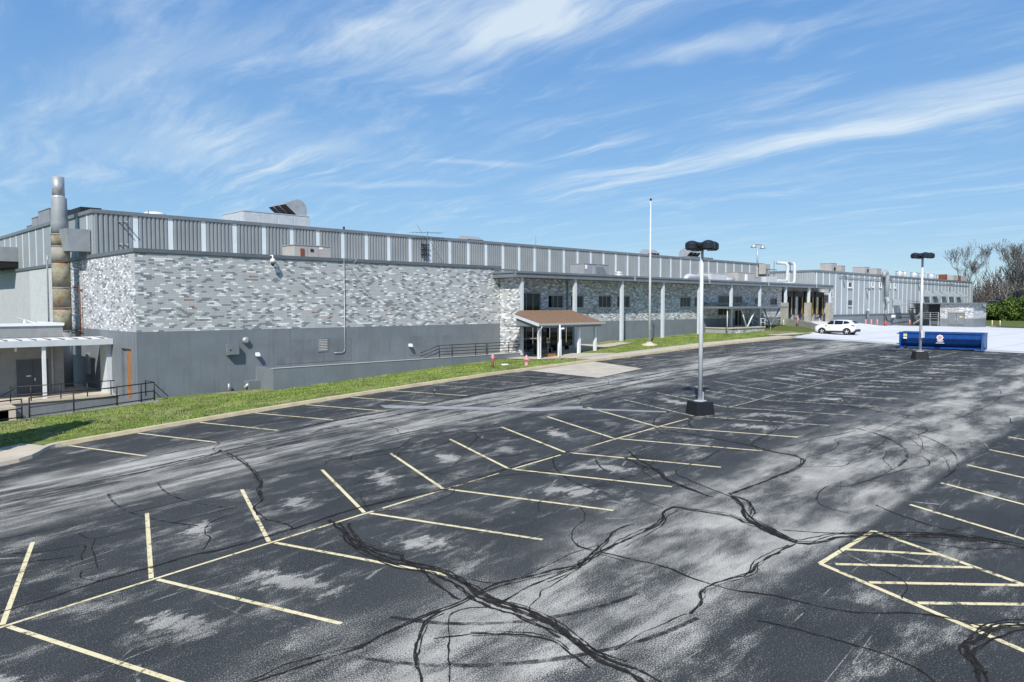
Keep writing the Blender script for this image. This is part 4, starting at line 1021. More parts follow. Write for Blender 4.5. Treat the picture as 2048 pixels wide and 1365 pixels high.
for y in (41.85, 43.2, 44.5): part('post', MB().box(149.6, 149.72, y-.06, y+.06, -4.3, -1.35), 'galv', dk)
for z in (-1.4, -1.75, -2.1): part('rail', MB().box(149.62, 149.68, 41.8, 45.2, z-.03, z+.03), 'galv', dk)
for k in range(6): part('step', MB().box(148.6, 149.5, 44.6+.28*k, 44.85+.28*k, -2.62-.24*k, -2.56-.24*k), 'galv', dk)
for x in (148.55, 149.5): part('stringer', MB().tube([(x, 44.5, -2.6), (x, 46.4, -4.15)], .06, 6), 'galv', dk); part('stair_rail', MB().tube([(x, 44.5, -1.5), (x, 46.3, -3.0)], .045, 6), 'galv', dk)
cage = thing('roof_ladder', 'dark cage platform with ladder on the far hall beside the annex', 'ladder', (147.4, 45.4, -3.8))
part('platform', MB().box(146.3, 148.6, 44.6, 45.8, -.75, -.6), 'black_iron', cage)
for z in (.2, .65): part('rail', MB().tube([(146.3, 45.8, z), (146.3, 44.6, z), (148.6, 44.6, z), (148.6, 45.8, z)], .03, 6), 'black_iron', cage)
for x in (146.3, 147.4, 148.6): part('rail_post', MB().tube([(x, 44.6, -.7), (x, 44.6, .65)], .03, 6), 'black_iron', cage)
for x in (146.5, 147.0): part('ladder_rail', MB().tube([(x, 45.3, -3.7), (x, 45.3, -.7)], .05, 6), 'black_iron', cage)
for k in range(8): part('rung', MB().tube([(146.5, 45.3, -3.5+.35*k), (147.0, 45.3, -3.5+.35*k)], .03, 6), 'black_iron', cage)
for i, (x, y) in enumerate(((162.0, 36.2), (163.2, 35.2))):
    solo('bollard', MB().lathe((x, y, T(x, y)-.05), [(.10, 0), (.10, 1.3), (.06, 1.38)], 10), 'cream_paint', ['yellow bollard closest to the annex corner', 'outer yellow bollard at the road beside the annex'][i], 'bollard', 'yellow bollards by the annex')
solo('box_culvert', MB().box(163.2, 166.0, 19.6, 21.4, T(164, 21), T(164, 21)+.7), 'concrete_edge', 'pale concrete box at the right edge beyond the white drive', 'concrete box')
mb = MB(); strip_path(mb, [(164, 38.5), (176, 41.0), (230, 41.5)], .2, T, .16); 
for i in range(len(mb.v)): pass
mb2 = MB(); strip_path(mb2, [(164, 38.3), (176, 40.8), (230, 41.3)], .05, T, .08)
struct('road_kerb', mb, 'cream_paint')
struct('lawn', grid(MB(), fr(160, 188, 2), fr(41.2, 80, 3), lambda x, y: T(x, y)+.14+max(0, y-44)*.03), 'field')
struct('grass_bank', grid(MB(), [187, 189, 192, 196, 200, 210, 240, 300, 340], fr(-60, 90, 5), lambda x, y: float(np.interp(x, [187, 189, 200, 340], [-4.75, -4.45, -3.7, -3.4]))), 'field')
struct('lawn', grid(MB(), fr(141, 149, 1), fr(43.2, 45.9, .6), lambda x, y: T(x, y)+.09), 'lawn')

# ------------------------------------------------------------------ low brick building at the left with the white canopy
lb = thing('low_brick_building', 'low plain grey brick building with white coping at the left edge', 'building', (9, 52.7, -5.5))
lw = part('front_wall', MB().box(-14, 12.65, 52.7, 52.95, -7, -1.3), 'brick_plain_dark', lb)
brickwork(lw, 'y', 52.7, 4.5, 12.65, -5.5, -1.32, holes=[(10.1, 11.82, -5.6, -3.3)], seed=61, pal=('brick_plain_dark',), pw=0, pd=0)
part('wall_core', MB().box(-14, 12.6, 53.0, 58.2, -7, -1.35), 'brick_plain_dark', lb)
lsw = part('side_wall', MB().box(12.6, 12.66, 52.96, 58.2, -7, -1.3), 'brick_plain_dark', lb)
part('coping', MB().box(-14, 12.72, 52.6, 53.1, -1.29, -1.12), 'white_paint', lb)
part('coping', MB().box(12.45, 12.72, 53.11, 58.2, -1.29, -1.12), 'white_paint', lb)
dd_ = part('door', MB().box(10.15, 10.96, 52.62, 52.68, -5.48, -3.33), 'door_grey', lb); part('door_sign', MB().box(10.62, 10.85, 52.6, 52.617, -4.35, -4.28), 'decal_white', dd_)
dd2 = part('door', MB().box(10.98, 11.78, 52.62, 52.68, -5.48, -3.33), 'door_grey', lb); part('handle', MB().box(11.02, 11.1, 52.58, 52.617, -4.62, -4.45), 'galv_light', dd2)
part('pipe', MB().tube([(12.0, 52.6, -5.4), (12.0, 52.6, -2.3)], .07, 8), 'frame_beige', lb)
part('ceiling_lamp', MB().tube([(9.9, 51.5, -2.75), (9.9, 51.5, -2.45)], .06, 8), 'white_paint', lb)
wc = thing('walkway_canopy', 'white metal canopy over the loading walkway at the left', 'canopy', (11, 50.3, -5.5))
part('roof_deck', MB().hexa([(-14, 50.25, -2.38), (14.74, 50.25, -2.38), (14.74, 52.6, -2.3), (-14, 52.6, -2.3), (-14, 50.25, -2.12), (14.74, 50.25, -2.12), (14.74, 52.6, -2.02), (-14, 52.6, -2.02)]), 'white_paint', wc)
part('fascia', MB().box(-14, 14.76, 50.14, 50.247, -2.44, -2.08), 'column_paint', wc)
for k in range(22):
    x = 14.3-.72*k; part('roof_rib', MB().box(x, x+.035, 50.3, 52.58, -2.11, -2.02), 'rib_brown', wc)
part('post', MB().box(10.98, 11.16, 50.28, 50.46, -5.5, -2.38), 'white_paint', wc)
part('post', MB().box(4.0, 4.18, 50.28, 50.46, -5.5, -2.38), 'white_paint', wc)
pf = thing('loading_platform', 'raised concrete walkway platform with grey face below the white canopy', 'platform', (8, 51, -7))
part('face', MB().box(-14, 14.78, 49.5, 52.69, -7.3, -5.6), 'base_grey', pf)
part('deck', MB().box(-14, 14.78, 49.42, 52.69, -5.59, -5.5), 'concrete', pf)
part('back_floor', MB().box(12.68, 14.78, 52.7, 62, -7.3, -5.52), 'concrete', pf)
for k in range(5): part('step', MB().box(8.0-.34*k, 9.2-.34*k, 48.3, 49.41, -7.3, -5.6-.2*k), 'concrete', pf)
struct('lower_pavement', MB().box(-14, 14.78, 44.1, 49.5, -7.35, -7.1), 'concrete')
rwl = MB()
for a, b in zip(fr(-14, 15.2, 2.5)[:-1], fr(-14, 15.2, 2.5)[1:]):
    za, zb_ = float(np.interp(a, [-14, 7.6, 15.2], [-6.9, -5.83, -5.38])), float(np.interp(b, [-14, 7.6, 15.2], [-6.9, -5.83, -5.38]))
    rwl.hexa([(a, 43.75, -8), (b, 43.75, -8), (b, 44.1, -8), (a, 44.1, -8), (a, 43.75, za), (b, 43.75, zb_), (b, 44.1, zb_), (a, 44.1, za)])
solo('retaining_wall', rwl, 'concrete_grey', 'concrete retaining wall under the black railing at the left lawn edge', 'retaining wall')
fe = thing('railing', 'black pipe railing on the retaining wall along the lawn', 'railing', (11, 43.92, -5.6))
zt = lambda x: float(np.interp(x, [-14, 7.6, 15.2], [-6.9, -5.83, -5.38]))
for x in (6.0, 8.62, 8.95, 10.95, 13.05, 14.3, 15.0): part('post', MB().tube([(x, 43.92, zt(x)-.02), (x, 43.92, zt(x)+1.04)], .038, 6), 'black_iron', fe)
for h in (.12, .55, 1.03):
    part('rail', MB().tube([(8.95, 43.92, zt(8.95)+h), (15.0, 43.92, zt(15)+h)], .03, 6), 'black_iron', fe)
    part('rail', MB().tube([(2.5, 43.92, zt(2.5)+h), (8.62, 43.92, zt(8.62)+h)], .03, 6), 'black_iron', fe)
part('end_rail', MB().tube([(15.0, 43.92, zt(15)+1.03), (15.1, 45.6, zt(15)+1.0), (15.1, 45.6, zt(15)+.1)], .03, 6), 'black_iron', fe)
part('end_brace', MB().tube([(15.0, 43.92, zt(15)+.95), (16.3, 45.5, -5.38)], .025, 6), 'black_iron', fe)
f2 = thing('railing', 'black pipe railing along the edge of the raised walkway platform', 'railing', (11, 49.55, -5.5))
for x in (5.0, 7.6, 9.2, 10.2, 11.7, 13.1, 14.4): part('post', MB().tube([(x, 49.55, -5.52), (x, 49.55, -4.66)], .034, 6), 'black_iron', f2)
for h in (.4, .86): part('rail', MB().tube([(9.2, 49.55, -5.5+h), (14.62, 49.55, -5.5+h)], .028, 6), 'black_iron', f2); part('rail', MB().tube([(2, 49.55, -5.5+h), (7.6, 49.55, -5.5+h)], .028, 6), 'black_iron', f2)
part('stair_rail', MB().tube([(9.2, 48.4, -4.64), (7.2, 48.4, -5.75), (7.2, 48.4, -6.6)], .03, 6), 'black_iron', f2)
# ------------------------------------------------------------------ smokestack
sk = thing('smokestack', 'tall rusty metal smokestack with steel top at the left corner of the hall', 'smokestack', (13.68, 57, -5.5))
part('top_pipe', MB().lathe((13.66, 57, 7.2), [(.37, 0), (.365, 1.3), (.34, 1.3)], 24), 'galv', sk)
part('collar', MB().lathe((13.66, 57, 7.12), [(.39, 0), (.39, .12)], 24), 'galv_light', sk)
part('upper_section', MB().lathe((13.68, 57, 4.75), [(.52, 0), (.52, .7), (.475, 1.2), (.46, 2.36), (.44, 2.38)], 24), 'stack_grey', sk)
for i, (z0, z1, mt) in enumerate(((3.95, 4.74, 'rust_stack'), (2.9, 3.94, 'concrete_tan'), (1.2, 2.89, 'rust_stack'), (-.2, 1.19, 'rust_stack'), (-1.7, -.21, 'rust_stack'), (-5.5, -1.71, 'stack_grey'))):
    part('stack_section', MB().lathe((13.69, 57, z0), [(.545, 0), (.545, z1-z0-.01)], 24), mt, sk)
    part('stack_band', MB().lathe((13.69, 57, z1-.09), [(.565, 0), (.565, .08)], 24), 'rust' if i in (2, 4) else 'stack_grey', sk)
for z in (4.9, 2.4, -.7): part('wall_bracket', MB().tube([(14.1, 56.9, z), (14.8, 56.5, z)], .03, 6), 'trim_dark', sk)
part('side_conduit', MB().tube([(13.0, 57.3, 3.3), (12.95, 57.3, 2.9), (12.95, 57.3, -1.3)], .05, 8), 'galv', sk)
# pipes on the side wall
solo('drain_pipe', MB().tube([(14.6, 57.6, 1.2), (14.6, 56.4, 1.2), (14.6, 56.4, -2.0)], .05, 8), 'rust', 'thin rusty pipe on the side of the brick wing by the smokestack', 'pipe')
solo('drain_pipe', MB().tube([(14.6, 56.3, -1.75), (14.6, 60.5, -1.75)], .04, 8), 'rust', 'short horizontal rusty pipe behind the smokestack base', 'pipe')
solo('electric_meter', MB().box(14.6, 14.77, 54.9, 55.4, -4.6, -3.2), 'galv', 'grey electric meter panel in the shade behind the walkway', 'electric panel')
eh = thing('exhaust_hood', 'angular galvanized exhaust hood on the hall corner beside the smokestack', 'exhaust hood', (14.3, 56.5, 3.4))
part('hood_body', MB().hexa([(13.7, 54.75, 3.5), (14.9, 54.75, 3.5), (14.9, 57.4, 3.6), (13.7, 57.4, 3.6), (13.5, 54.75, 4.95), (14.9, 54.75, 4.95), (14.9, 58.6, 5.05), (13.5, 58.6, 5.05)]), 'stack_grey', eh)
part('hood_mouth', MB().face([(13.62, 57.46, 3.7), (14.85, 57.46, 3.7), (14.85, 58.55, 4.95), (13.5, 58.55, 4.95)]), 'dark_void', eh)
eh2 = thing('exhaust_hood', 'wide grey duct hood on the hall side wall at the left edge', 'exhaust hood', (14, 78.5, 3.6))
part('hood_body', MB().hexa([(13.2, 75.6, 3.7), (14.95, 75.6, 3.7), (14.95, 83, 3.7), (13.2, 83, 3.7), (13.2, 75.6, 4.9), (14.95, 75.6, 4.95), (14.95, 83, 5.2), (13.2, 83, 5.1)]), 'stack_grey', eh2)
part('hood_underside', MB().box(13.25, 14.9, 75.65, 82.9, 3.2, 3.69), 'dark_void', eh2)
wv = MB(); wv.tube([(14.1, 74, -1.0), (14.1, 69, -1.25), (14.0, 66.5, -1.4)], .04, 6); wv.tube([(14.1, 66.5, -1.35), (14.1, 66.5, -1.9)], .1, 8); wv.tube([(14.1, 69.8, -1.25), (14.1, 69.8, -1.8)], .1, 8)
solo('cable_insulators', wv, 'white_paint', 'white cables and insulators on the hall side wall above the low building', 'insulators')

# ------------------------------------------------------------------ fixtures on the brick wing front
jb = thing('junction_box', 'grey square electrical box on the grey base of the brick wing', 'electrical box', (20.4, 45.8, -3.2))
part('cabinet', MB().box(20.04, 20.78, 45.62, 45.985, -3.17, -2.49), 'trim_grey', jb); part('door', MB().box(20.08, 20.74, 45.59, 45.617, -3.13, -2.53), 'base_grey', jb); part('latch', MB().box(20.14, 20.2, 45.57, 45.588, -2.9, -2.78), 'black_iron', jb)
mb = MB(); mb.lathe((0, 0, 0), [(.20, 0), (.22, .1), (.20, .22), (.10, .27)], 16); mb.v = [(21.3+x, 45.985-z, -2.27+y) for x, y, z in mb.v]
solo('round_wall_vent', mb, 'galv', 'round domed grey vent above the electrical box', 'vent')
for i, (x, z) in enumerate(((22.05, -3.2), (34.3, -3.08))):
    t = thing('wall_lamp', ['small white wall lamp right of the electrical box', 'small white wall lamp above the ramp railing'][i], 'wall lamp', (x, 45.85, z), 'small lamps on the grey base')
    part('bracket', MB().box(x-.07, x+.07, 45.9, 45.985, z-.06, z+.1), 'galv', t); part('housing', MB().hexa([(x-.12, 45.62, z-.12), (x+.12, 45.62, z-.12), (x+.12, 45.897, z-.08), (x-.12, 45.897, z-.08), (x-.1, 45.68, z+.1), (x+.1, 45.68, z+.1), (x+.1, 45.897, z+.12), (x-.1, 45.897, z+.12)]), 'white_paint', t)
lv = thing('wall_louvre', 'louvred vent grille in the grey base of the brick wing', 'vent grille', (26.9, 45.95, -3.2))
part('frame', holed(MB(), 'y', 45.93, 45.984, 26.5, 27.28, -3.25, -2.28, [(26.56, 27.22, -3.16, -2.36)]), 'base_grey', lv)
part('backing', MB().box(26.56, 27.22, 45.974, 45.982, -3.16, -2.36), 'dark_void', lv)
for k in range(7): part('slat', MB().hexa([(26.56, 45.93, -3.15+.115*k), (27.22, 45.93, -3.15+.115*k), (27.22, 45.972, -3.13+.115*k), (26.56, 45.972, -3.13+.115*k), (26.56, 45.93, -3.12+.115*k), (27.22, 45.93, -3.12+.115*k), (27.22, 45.972, -3.07+.115*k), (26.56, 45.972, -3.07+.115*k)]), 'frame_beige', lv)
cb = thing('conduit', 'thin conduit with triangular bracket running down the brick wing front', 'conduit', (28.6, 45.9, -3.4))
part('pipe', MB().tube([(28.62, 45.9, 3.4), (28.62, 45.9, -3.1), (28.55, 45.9, -3.3), (28.35, 45.9, -3.37), (27.75, 45.9, -3.37)], .024, 8), 'galv', cb)
part('bracket', MB().tube([(28.62, 45.88, 3.15), (28.7, 44.4, 3.15), (28.62, 45.88, 1.9)], .024, 6), 'galv', cb)
cm = thing('security_camera', 'white security camera with dark lens on the brick wing parapet', 'camera', (23.1, 45.7, 2.6))
part('mount', MB().tube([(23.1, 45.95, 3.2), (23.1, 45.6, 3.2), (23.1, 45.6, 2.95)], .05, 8), 'white_paint', cm)
part('dome', MB().lathe((23.1, 45.6, 2.72), [(.10, 0), (.17, .1), (.17, .22), (.06, .3)], 12), 'white_paint', cm); part('lens', MB().lathe((23.1, 45.6, 2.5), [(.03, 0), (.10, .08), (.13, .21)], 12), 'black', cm)
solo('pipe_stub', MB().tube([(20.1, 45.75, -5.5), (20.1, 45.75, -4.95)], .07, 8), 'galv', 'short upright pipe in the grass below the electrical box', 'pipe')
solo('pipe_stub', MB().tube([(21.0, 45.5, -5.3), (21.25, 45.5, -5.05), (21.45, 45.4, -5.15)], .11, 8), 'galv', 'bent pipe end in the grass left of the ramp wall', 'pipe')
# ------------------------------------------------------------------ ramp
rp = thing('access_ramp', 'grey concrete ramp wall in front of the brick wing', 'ramp', (33, 44.5, -5.4))
part('front_wall', MB().box(21.97, 45.2, 43.55, 43.82, -5.9, -4.0), 'base_grey', rp)
part('end_wall', MB().box(21.97, 22.2, 43.83, 45.97, -5.9, -4.0), 'base_grey', rp)
part('ramp_floor', MB().hexa([(22.3, 43.84, -5.9), (43.88, 43.84, -5.9), (43.88, 45.96, -5.9), (22.3, 45.96, -5.9), (22.3, 43.84, -4.9), (43.88, 43.84, -4.08), (43.88, 45.96, -4.08), (22.3, 45.96, -4.9)]), 'concrete', rp)
part('low_block', MB().box(21.2, 21.965, 45.3, 45.97, -5.9, -4.85), 'base_grey', rp)
part('coping', MB().box(21.95, 45.22, 43.52, 43.85, -3.997, -3.975), 'concrete_edge', rp)
ra = thing('railing', 'black four-bar railing on the ramp wall before the porch', 'railing', (40, 43.68, -4))
for x in (35.4, 36.65, 39.05, 40.2, 40.35, 42.7, 45.1): part('post', MB().tube([(x, 43.68, -3.98), (x, 43.68, -3.06)], .036, 6), 'black_iron', ra)
for h in (.22, .45, .68, .92): part('rail', MB().tube([(35.4, 43.68, -3.98+h), (40.2, 43.68, -3.98+h)], .028, 6), 'black_iron', ra); part('rail', MB().tube([(40.35, 43.68, -3.98+h), (45.1, 43.68, -3.98+h)], .028, 6), 'black_iron', ra)
for h in (.42, .67, .92): part('slope_rail', MB().tube([(35.4, 43.72, -3.98+h), (34.3, 44.6, -4.55+h)], .026, 6), 'black_iron', ra)
part('rear_rail', MB().tube([(45.1, 43.68, -3.06), (46.6, 43.68, -3.06), (46.6, 43.68, -3.9)], .028, 6), 'black_iron', ra)
# ------------------------------------------------------------------ porch
po = thing('entrance_porch', 'open porch with brown shingle roof on white posts at the entrance', 'porch', (46, 41.5, -4))
RF = [(41.9, 39.55, -1.45), (49.75, 39.55, -1.45), (50.1, 43.42, -.47), (43.95, 43.42, -.47), (42.0, 42.2, -.79)]
rmb = MB(); rmb.face(RF); rmb.face([(x, y, z-.10) for x, y, z in RF][::-1])
for i in range(5):
    j = (i+1) % 5; a, b = RF[i], RF[j]; rmb.face([b, a, (a[0], a[1], a[2]-.10), (b[0], b[1], b[2]-.10)])
roof = part('roof', rmb, 'shingle', po)
nrow = 20; rsh = random.Random(8); shm = MB()
for r in range(nrow):          # shingle courses, each tab its own edges
    t0, t1 = r/nrow, (r+1.12)/nrow
    y0, z0 = 39.52+(43.42-39.55)*t0, -1.45+.98*t0; y1, z1 = 39.55+(43.42-39.55)*min(1, t1), -1.45+.98*min(1, t1)
    xl = 41.88 if y0 < 42.2 else 41.88+(y0-42.2)/1.22*2.0; xr = 49.77+.33*t0; x = xl-(.15 if r % 2 else 0)
    while x < xr:
        a, b = max(x, xl), min(x+.30, xr); x += .31
        if b-a < .03: continue
        h = .012+rsh.uniform(0, .012)
        shm.face([(a, y0, z0+h+.010), (b, y0, z0+h+.010), (b, y1, z1+.004), (a, y1, z1+.004)]); shm.face([(a, y0, z0-.004), (b, y0, z0-.004), (b, y0, z0+h+.010), (a, y0, z0+h+.010)])
part('shingle_courses', shm, 'shingle', roof, kind='stuff')
part('fascia', MB().box(41.85, 49.8, 39.42, 39.53, -1.68, -1.47), 'galv', po)
part('rake_board', MB().hexa([(41.82, 39.5, -1.68), (41.9, 39.5, -1.68), (41.98, 42.2, -1.02), (41.9, 42.2, -1.02), (41.82, 39.5, -1.45), (41.9, 39.5, -1.45), (41.98, 42.2, -.78), (41.9, 42.2, -.78)]), 'column_paint', po)
part('gutter', MB().box(41.8, 49.85, 39.28, 39.415, -1.60, -1.45), 'frame_beige', po)
part('ceiling', MB().box(42.2, 49.5, 39.8, 43.4, -1.78, -1.70), 'trim_dark', po)
part('beam', MB().box(42.1, 49.6, 39.58, 39.78, -1.80, -1.60), 'trim_grey', po)
part('gable_panel', MB().face([(42.05, 39.8, -1.7), (42.05, 42.15, -1.7), (42.05, 42.15, -.92)]), 'base_grey', po)
for x in (42.5, 44.9, 47.3, 49.4): part('post', MB().box(x-.11, x+.11, 39.95, 40.17, G(x, 40)-.1, -1.795), 'white_paint', po)
part('downspout', MB().tube([(42.05, 39.35, -1.6), (42.05, 39.4, -1.8), (42.25, 39.9, -2.1), (42.25, 39.9, -4.15), (42.2, 39.7, -4.25)], .06, 6), 'white_paint', po)
part('planter_edge', MB().box(44.2, 45.1, 40.6, 41.0, -4.4, -3.95), 'orange_brick', po)
def bench(x, y, rz, label):
    t = thing('bench', label, 'bench', (x, y, G(x, y)+.055), 'benches under the porch', rz)
    for k in range(4): part('seat_slat', MB().box(-.9, .9, -.22+.11*k, -.13+.11*k, .42, .46), 'bench_wood', t, world=False)
    for k in range(4): part('back_slat', MB().box(-.9, .9, .22+.02*k, .25+.02*k, .52+.12*k, .61+.12*k), 'bench_wood', t, world=False)
    for s in (-.8, .8): part('leg', MB().box(s-.03, s+.03, -.2, .26, 0, .42), 'black_iron', t, world=False)
bench(46.3, 43.2, 0, 'dark slatted bench under the porch left of the sign'); bench(48.6, 43.2, 0, 'dark slatted bench under the porch right of the sign')
sg = thing('sign_post', 'small notice board on a post under the porch', 'sign', (45.2, 41.6, G(45.2, 41.6)))
part('post', MB().tube([(45.2, 41.6, G(45, 41.6)), (45.2, 41.6, -3.1)], .03, 8), 'galv_light', sg); part('board', MB().box(45.0, 45.4, 41.55, 41.59, -3.15, -2.72), 'sign_board', sg)
part('print', MB().box(45.06, 45.34, 41.535, 41.548, -2.98, -2.84), 'black', sg)
cpz = G(40.6, 36.2)
cp_ = thing('camera_pole', 'slim white pole with a security camera in front of the porch', 'camera pole', (40.6, 36.2, cpz))
part('pole', MB().tube([(40.6, 36.2, cpz-.1), (40.6, 36.2, -1.45)], .055, 8), 'white_paint', cp_); part('camera', MB().tube([(40.66, 36.14, -1.76), (40.86, 36.0, -1.72)], .07, 8), 'white_paint', cp_); part('arm', MB().tube([(40.6, 36.2, -1.78), (40.66, 36.14, -1.76)], .025, 6), 'white_paint', cp_)
def hydrant(x, y, kind, label):
    z = G(x, y)-.03; t = thing('fire_hydrant', label, 'hydrant', (x, y, z), 'pink hydrants on the lawn')
    if kind:
        part('barrel', MB().lathe((x, y, z), [(.17, 0), (.17, .06), (.12, .08), (.12, .40), (.16, .42), (.16, .48), (.14, .5), (.12, .62), (.06, .70), (.03, .76)], 14), 'pink_paint', t)
        part('outlet', MB().tube([(x-.2, y, z+.45), (x+.2, y, z+.45)], .06, 8), 'pink_paint', t); part('outlet_cap', MB().tube([(x, y-.22, z+.42), (x, y-.1, z+.42)], .08, 8), 'pink_paint', t)
    else:
        part('stem', MB().lathe((x, y, z), [(.10, 0), (.095, .62), (.13, .65), (.13, .74), (.10, .78), (.10, .88), (.05, .95)], 12), 'pink_paint', t)
        part('outlet', MB().tube([(x, y-.08, z+.72), (x+.16, y-.2, z+.70)], .07, 8), 'red_paint', t); part('valve_cap', MB().tube([(x-.16, y, z+.78), (x-.02, y, z+.8)], .07, 8), 'pink_paint', t)
hydrant(34.6, 36.95, 0, 'tall slender pink standpipe hydrant on the lawn before the ramp'); hydrant(36.55, 35.65, 1, 'squat pink fire hydrant on the lawn near the kerb')
solo('utility_cover', MB().lathe((36.6, 37.8, G(36.6, 37.8)), [(.30, 0), (.30, .06), (.2, .1)], 14), 'decal_white', 'small white utility lid in the grass between the hydrants', 'utility lid')
fp = thing('flagpole', 'tall bare white flagpole on the lawn before the office wing', 'flagpole', (55.2, 38.55, G(55.2, 38.55)))
fz = G(55.2, 38.55)
part('base', MB().lathe((55.2, 38.55, fz-.1), [(.75, 0), (.68, .22), (.30, .30), (.22, .42)], 16), 'concrete', fp)
part('pole', MB().tube([(55.2, 38.55, fz+.3), (55.2, 38.55, 2.5), (55.2, 38.55, 9.2)], [.125, .10, .05], 14), 'pole_white', fp); part('truck', MB().lathe((55.2, 38.55, 9.2), [(.11, 0), (.11, .08), (.06, .16)], 10), 'black', fp)
part('cleat', MB().box(55.0, 55.06, 38.3, 38.4, fz+1.4, fz+1.6), 'galv', fp)

# ------------------------------------------------------------------ lot lamps
def lamp_head():
    mb = MB()
    mb.lathe((0, 0, 0), [(.02, .02), (.26, .02), (.285, .0), (.29, .22)], 20, sm=False, cap=False).lathe((0, 0, 0), [(.29, .22), (.26, .27), (.17, .33), (.06, .36), (.005, .365)], 20, cap=False)
    return mb
head_me = None
def lot_lamp(x, y, label, rot):
    global head_me
    z = T(x, y); t = thing('lot_lamp', label, 'lamp post', (x, y, z), 'four-headed lot lamps')
    h = 7.2
    b = MB(); b.hexa([(-.47, -.47, -.1), (.47, -.47, -.1), (.47, .47, -.1), (-.47, .47, -.1), (-.40, -.40, .56), (.40, -.40, .56), (.40, .40, .56), (-.40, .40, .56)])
    o = part('base', b, 'lamp_base', t, world=False); o.rotation_euler.z = rot
    part('base_plate', MB().box(-.2, .2, -.2, .2, .562, .60), 'pole_white', t, world=False)
    part('pole', MB().tube([(0, 0, .58), (0, 0, h)], [.102, .072], 16), 'pole_white', t, world=False)
    part('conduit_box', MB().box(.14, .22, -.04, .04, .6, .95), 'pole_white', t, world=False)
    part('collar', MB().lathe((0, 0, h-.02), [(.12, 0), (.12, .30), (.09, .34)], 12), 'lamp_black', t, world=False)
    for k in range(4):
        a = rot+k*math.pi/2; dx, dy = math.cos(a), math.sin(a)
        part('arm', MB().tube([(0, 0, h+.16), (dx*.35, dy*.35, h+.16)], .06, 8), 'lamp_black', t, world=False)
        if head_me is None: head_me = mesh_of(lamp_head(), 'lamp_head', 'lamp_black'); 
        o = link('lamp_head', head_me, t, (dx*.50, dy*.50, h+.02))
        part('lens', MB().lathe((dx*.50, dy*.50, h-.03), [(.22, 0), (.24, .045)], 14), 'lamp_black', t, world=False)
        lz = MB(); 
    return t
l1 = lot_lamp(28.83, 17.43, 'nearest four-headed lamp post standing on a black concrete base in the lot', R(62))
l2 = lot_lamp(58.02, 17.34, 'farther four-headed lamp post standing in front of the blue dumpster', R(36))
part('notice', MB().box(-.28, .22, -.20, -.13, 1.55, 2.1), 'decal_white', l2, world=False)
lot_lamp(-3.1, 17.3, 'lamp post beyond the left edge casting its shadow on the first stalls', R(28))
rl = thing('roof_lamp', 'twin floodlight pole standing behind the hall roof', 'lamp post', (108.8, 56, 5))
part('pole', MB().tube([(108.8, 56, 4.8), (108.8, 56, 9.3)], .12, 8), 'galv', rl); part('crossbar', MB().tube([(107.6, 56, 9.35), (110.0, 56, 9.35)], .07, 6), 'galv', rl)
for x in (107.3, 110.2): part('floodlight', MB().lathe((x, 55.9, 8.75), [(.46, 0), (.42, .2), (.2, .55), (.1, .62)], 14), 'galv', rl)

# ------------------------------------------------------------------ rooftop things on the near halls
def curved_hood(axis, a0, a1, b0, w, z0, top, label, mt='galv', group='curved exhaust hoods on the hall roof'):
    """gooseneck hood: profile along the mouth direction (a0 = lip .. a1 = back), extruded b0..b0+w across"""
    t = thing('curved_hood', label, 'exhaust hood', ((a0+a1)/2, b0+w/2, z0) if axis == 'x' else (b0+w/2, (a0+a1)/2, z0), group)
    L = a1-a0; h = top-z0; r = min(L*.62, h*.62); ca, cz = a1-r, top-r
    prof = [(a1, z0)]+[(ca+r*math.cos(math.pi*k/16), cz+r*math.sin(math.pi*k/16)) for k in range(0, 10)]
    lip = (a0, top-.36*h); inner = (a0+L*.50, z0+.06*h)
    prof += [(a0+L*.12, top-.24*h), lip, inner, (a0+L*.50, z0)]
    P = (lambda p, b: (p[0], b, p[1])) if axis == 'x' else (lambda p, b: (b, p[0], p[1]))
    mb = MB(); A = [P(p, b0) for p in prof]; B = [P(p, b0+w) for p in prof]; n = len(prof)
    mb.face(A); mb.face(B[::-1])
    for i in range(n):
        j = (i+1) % n
        if prof[i] == lip and prof[j] == inner: continue
        mb.face([A[j], A[i], B[i], B[j]])
    part('hood_shell', mb, mt, t)
    e = .03
    part('hood_mouth', MB().face([P((lip[0]-e*.5, lip[1]-e), b0+.03), P((inner[0]-e, inner[1]-e*.3), b0+.03), P((inner[0]-e, inner[1]-e*.3), b0+w-.03), P((lip[0]-e*.5, lip[1]-e), b0+w-.03)]), 'dark_void', t)
    for k in (1, 2):
        y = b0+w*k/3; part('mullion', MB().tube([P((lip[0]-.06, lip[1]-.05), y), P((inner[0]-.06, inner[1]), y)], .012, 5), 'galv', t)
    return t
hh = rtu(26.3, 32.0, 56.6, 60.5, 6.0, 7.35, 'galv_light', 'long pale galvanized fan house on the hall roof below the big curved hood')
curved_hood('x', 30.05, 32.0, 57.0, 2.9, 7.41, 8.75, 'big curved galvanized exhaust hood on the pale fan house')
curved_hood('y', 57.0, 58.7, 49.9, 2.2, 5.9, 7.05, 'flat curved exhaust hood right of the antenna')
curved_hood('y', 57.0, 58.7, 81.4, 2.4, 5.9, 7.3, 'curved exhaust hood just behind the flagpole')
curved_hood('y', 57.0, 58.9, 91.2, 2.8, 6.3, 7.95, 'tall curved exhaust hood behind the nearest lamp head')
rtu(91.0, 97.4, 57.05, 60, 6.0, 6.75, 'rtu_grey', 'plain grey box on the hall roof right of the nearest lamp pole')
solo('round_vent', MB().lathe((19.85, 57.2, 5.95), [(.5, 0), (.5, .45), (.75, .5), (.72, .72), (.4, .78)], 20), 'white_paint', 'low round white roof vent above the left end of the hall', 'roof vent')
